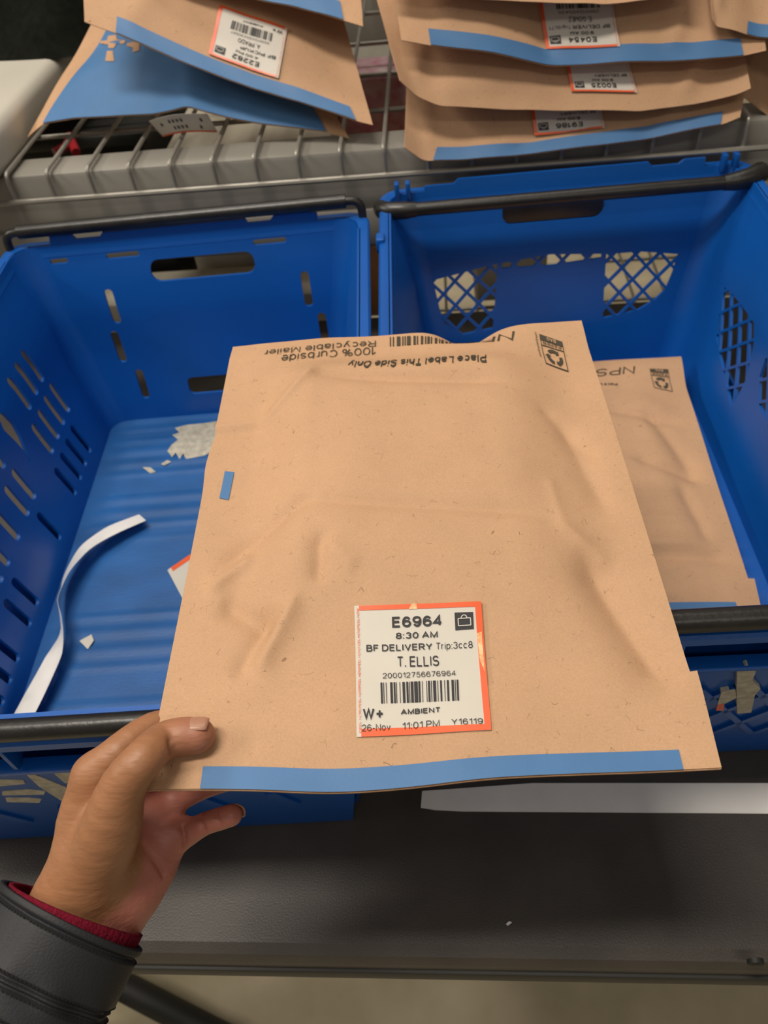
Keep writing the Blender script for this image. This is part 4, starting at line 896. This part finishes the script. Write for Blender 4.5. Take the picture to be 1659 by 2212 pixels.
def surface_nets(Fd, lo_, h):
    s = Fd < 0; nx, ny, nz = Fd.shape
    cs = [(0,0,0),(1,0,0),(0,1,0),(1,1,0),(0,0,1),(1,0,1),(0,1,1),(1,1,1)]
    cnt = sum(s[a:nx-1+a, b_:ny-1+b_, c:nz-1+c].astype(np.int8) for a, b_, c in cs); act = (cnt > 0) & (cnt < 8)
    idx = -np.ones(act.shape, np.int64); ijk = np.argwhere(act); idx[act] = np.arange(len(ijk))
    acc = np.zeros((len(ijk), 3)); num = np.zeros(len(ijk))
    for p in range(8):
        for q_ in range(p+1, 8):
            d = np.array(cs[q_])-np.array(cs[p])
            if np.abs(d).sum() != 1: continue
            va = Fd[tuple((ijk+cs[p]).T)]; vb = Fd[tuple((ijk+cs[q_]).T)]; mk = (va < 0) != (vb < 0); t = np.where(mk, va/(va-vb+1e-20), 0)
            acc += mk[:, None]*(np.array(cs[p])+t[:, None]*d); num += mk
    V = lo_+h*(ijk+acc/num[:, None]); Fc = []
    for ax in range(3):
        o = [1 if i == ax else 0 for i in range(3)]; a = s; b_ = np.roll(s, -1, ax); sl = [slice(1, n_-1) for n_ in Fd.shape]
        e = np.argwhere((a != b_)[tuple(sl)])+1
        u, v = [i for i in range(3) if i != ax]; du = np.eye(3, dtype=int)[u]; dv = np.eye(3, dtype=int)[v]
        i0 = idx[tuple((e-du-dv).T)]; i1 = idx[tuple((e-dv).T)]; i2 = idx[tuple(e.T)]; i3 = idx[tuple((e-du).T)]
        fl = s[tuple(e.T)]; fl = fl if ax != 1 else ~fl
        qd = np.where(fl[:, None], np.stack([i0, i1, i2, i3], 1), np.stack([i3, i2, i1, i0], 1)); Fc.append(qd)
    return V, np.concatenate(Fc)
HV, HF = surface_nets(D.astype(np.float64), lo, hv)
HF = HF[(HF >= 0).all(1)]
# relax the lattice steps a little
nb_ = np.zeros((len(HV), 3)); ct = np.zeros(len(HV))
E2 = np.concatenate([HF[:, [0, 1]], HF[:, [1, 2]], HF[:, [2, 3]], HF[:, [3, 0]]])
ct = np.bincount(E2.ravel(), minlength=len(HV)).astype(float)
for lam in (.5, -.45, .5, -.45, .45):
    nb_ = np.stack([np.bincount(E2[:, 0], HV[E2[:, 1], i], len(HV))+np.bincount(E2[:, 1], HV[E2[:, 0], i], len(HV)) for i in range(3)], 1)/ct[:, None]; HV = HV+lam*(nb_-HV)
dt = np.minimum(np.minimum(chain(HV, TH), chain(HV, WR)), np.minimum(chain(HV, F1), chain(HV, M1))); dp = np.minimum(np.minimum(chain(HV, M3), chain(HV, M4)), np.minimum(chain(HV, F4), np.minimum(chain(HV, F3), chain(HV, WU))))
tone = ss(-.004, .004, dt-dp)
tipw = np.exp(-np.linalg.norm(HV-TH[-1][0], axis=1)**2/(.012**2)); tone = np.clip(tone+.75*tipw, 0, 1)
HC = np.array([HV[:, 0].mean(), HV[:, 1].mean(), HV[:, 2].min()])
me = mesh('person', HV-HC, HF, 'skin', True, None)
att = me.attributes.new('palm', 'FLOAT', 'POINT'); att.data.foreach_set('value', tone.astype(np.float32))
pr = top('person', "person's left hand pinching the held mailer, in a charcoal jacket sleeve with red cuff", 'person', HC, 0, None, me)
bm = bmesh.new(); bm.from_mesh(me); bmesh.ops.recalc_face_normals(bm, faces=bm.faces[:]); bm.to_mesh(me); bm.free(); me.polygons.foreach_set('use_smooth', [True]*len(me.polygons))
# nails: thin curved plates sunk into the skin
def nail(cen, along, out, ln, wd, name):
    along = along/np.linalg.norm(along); out = out-along*(out @ along); out /= np.linalg.norm(out); sd = np.cross(along, out); V = []; nu, nv = 9, 9
    for o in (0, -.0007):
        for i in range(nv):
            for j in range(nu):
                a = (j/(nu-1)-.5)*2; b_ = (i/(nv-1)-.5)*2; wk = math.sqrt(max(0, 1-.30*max(0, abs(b_))**4))
                V.append(cen+sd*a*wd/2*wk+along*b_*ln/2*(1-.10*a*a)+out*(o-.30*wd*(a*a)*.62-.0006*b_*b_))
    n = nu*nv; g = grid_faces(nu, nv); rg = [j for j in range(nu)]+[i*nu+nu-1 for i in range(1, nv)]+[(nv-1)*nu+j for j in range(nu-2, -1, -1)]+[i*nu for i in range(nv-2, 0, -1)]
    return part(name, pr, V, g+[tuple(q_+n for q_ in x[::-1]) for x in g]+[(rg[i], rg[i]+n, rg[(i+1) % len(rg)]+n, rg[(i+1) % len(rg)]) for i in range(len(rg))], 'nail', HC, angle=None)
imup = CM[:, 1]; tocam = CM[:, 2]; imrt = CM[:, 0]
ax_ = TH[-1][0]-TH[-2][0]; out_ = imup*.95+tocam*.30; ax_ = TH[-1][0]-TH[-3][0]
nail(TH[-1][0]+out_/np.linalg.norm(out_)*.0094*SC-ax_*.02, ax_, out_, .0125, .0112, 'thumbnail')
ax_ = F4[-1][0]-F4[-2][0]; ax_ = F4[-1][0]-F4[-4][0]; out_ = imrt*.55-tocam*.75+imup*.35
nail(F4[-1][0]+out_/np.linalg.norm(out_)*.0056*SC+ax_*.1, ax_+tocam*.004, out_, .009, .008, 'fingernail')

# sleeve
C0 = at((158, 1976), .402*SC); C1 = at((-20, 2290), .372*SC); axd = C1-C0; Ls = np.linalg.norm(axd); axd /= Ls
e1 = at((305, 2060), .402*SC)-at((12, 1903), .402*SC); e1 = e1-axd*(e1 @ axd); e1 /= np.linalg.norm(e1); e2 = np.cross(axd, e1)
if e2 @ tocam < 0: e2 = -e2
def sleeve(r1, r2, s0, s1, n=72, mrows=60, groove_=None, wall=.002, seed=0, flare=0., skew=0.):
    V = []
    for o in (0, 1):
        for i in range(mrows):
            s = s0+(s1-s0)*i/(mrows-1)
            for j in range(n):
                t = 2*math.pi*j/n; d = 0.
                if groove_: d = groove_(s, t)
                k_ = 1+flare*s+.012*math.sin(3*t+25*s+seed)+.008*math.sin(5*t-40*s); a, b_ = (r1*k_+d-o*wall), (r2*k_+d-o*wall)
                V.append(C0+axd*(s+skew*math.cos(t)*max(0, 1-s/.03))+e1*a*math.cos(t)+e2*b_*math.sin(t))
    m = n*mrows; Fc = []
    for o in (0, 1):
        for i in range(mrows-1):
            for j in range(n):
                q_ = (o*m+i*n+j, o*m+i*n+(j+1) % n, o*m+(i+1)*n+(j+1) % n, o*m+(i+1)*n+j); Fc.append(q_ if o else q_[::-1])
    for i in (0, mrows-1):
        for j in range(n): Fc.append((i*n+j, i*n+(j+1) % n, m+i*n+(j+1) % n, m+i*n+j))
    return np.array(V), Fc
SEAMS = (.0045, .0285, .0315, .0440)
def grv(s, t):
    d = .0016
    for q_ in SEAMS: d -= .0022*math.exp(-((s-q_)/.0011)**2)
    d += .0010*math.sin(9*t+120*s)*math.exp(-((s-.03)/.006)**2)
    if s < .0285 and .0045 < s: d -= .0012*math.exp(-((t-1.95)/.035)**2)   # pull tab seam
    return d
sl = part('jacket_sleeve', pr, *sleeve(.0385*SC, .0345*SC, 0, Ls, 96, 150, grv, .003, 0, .9), 'jacket', HC, angle=None)
# stitch thread rows
for q_ in (.0062, .0268, .0333):
    ms = []
    for j in range(0, 120):
        t0, t1_ = 2*math.pi*j/120, 2*math.pi*(j+.6)/120; pp = []
        for t in (t0, (t0+t1_)/2, t1_):
            k_ = 1+.9*q_+.012*math.sin(3*t+25*q_)+.008*math.sin(5*t-40*q_); g = grv(q_, t); pp.append(C0+axd*q_+e1*(.0385*SC*k_+g+.0001)*math.cos(t)+e2*(.0345*SC*k_+g+.0001)*math.sin(t))
        ms.append(tube(pp, .00045, 5))
    part('stitching', sl, *join(*ms), 'stitch', HC)
def knit(s, t): return .0004*math.sin(60*t)
part('red_cuff', pr, *sleeve(.0362*SC, .0325*SC, -.0030, .03, 150, 24, knit, .0025, 2, .2, -.0022), 'cuff', HC, angle=None, label='dark red knit cuff')
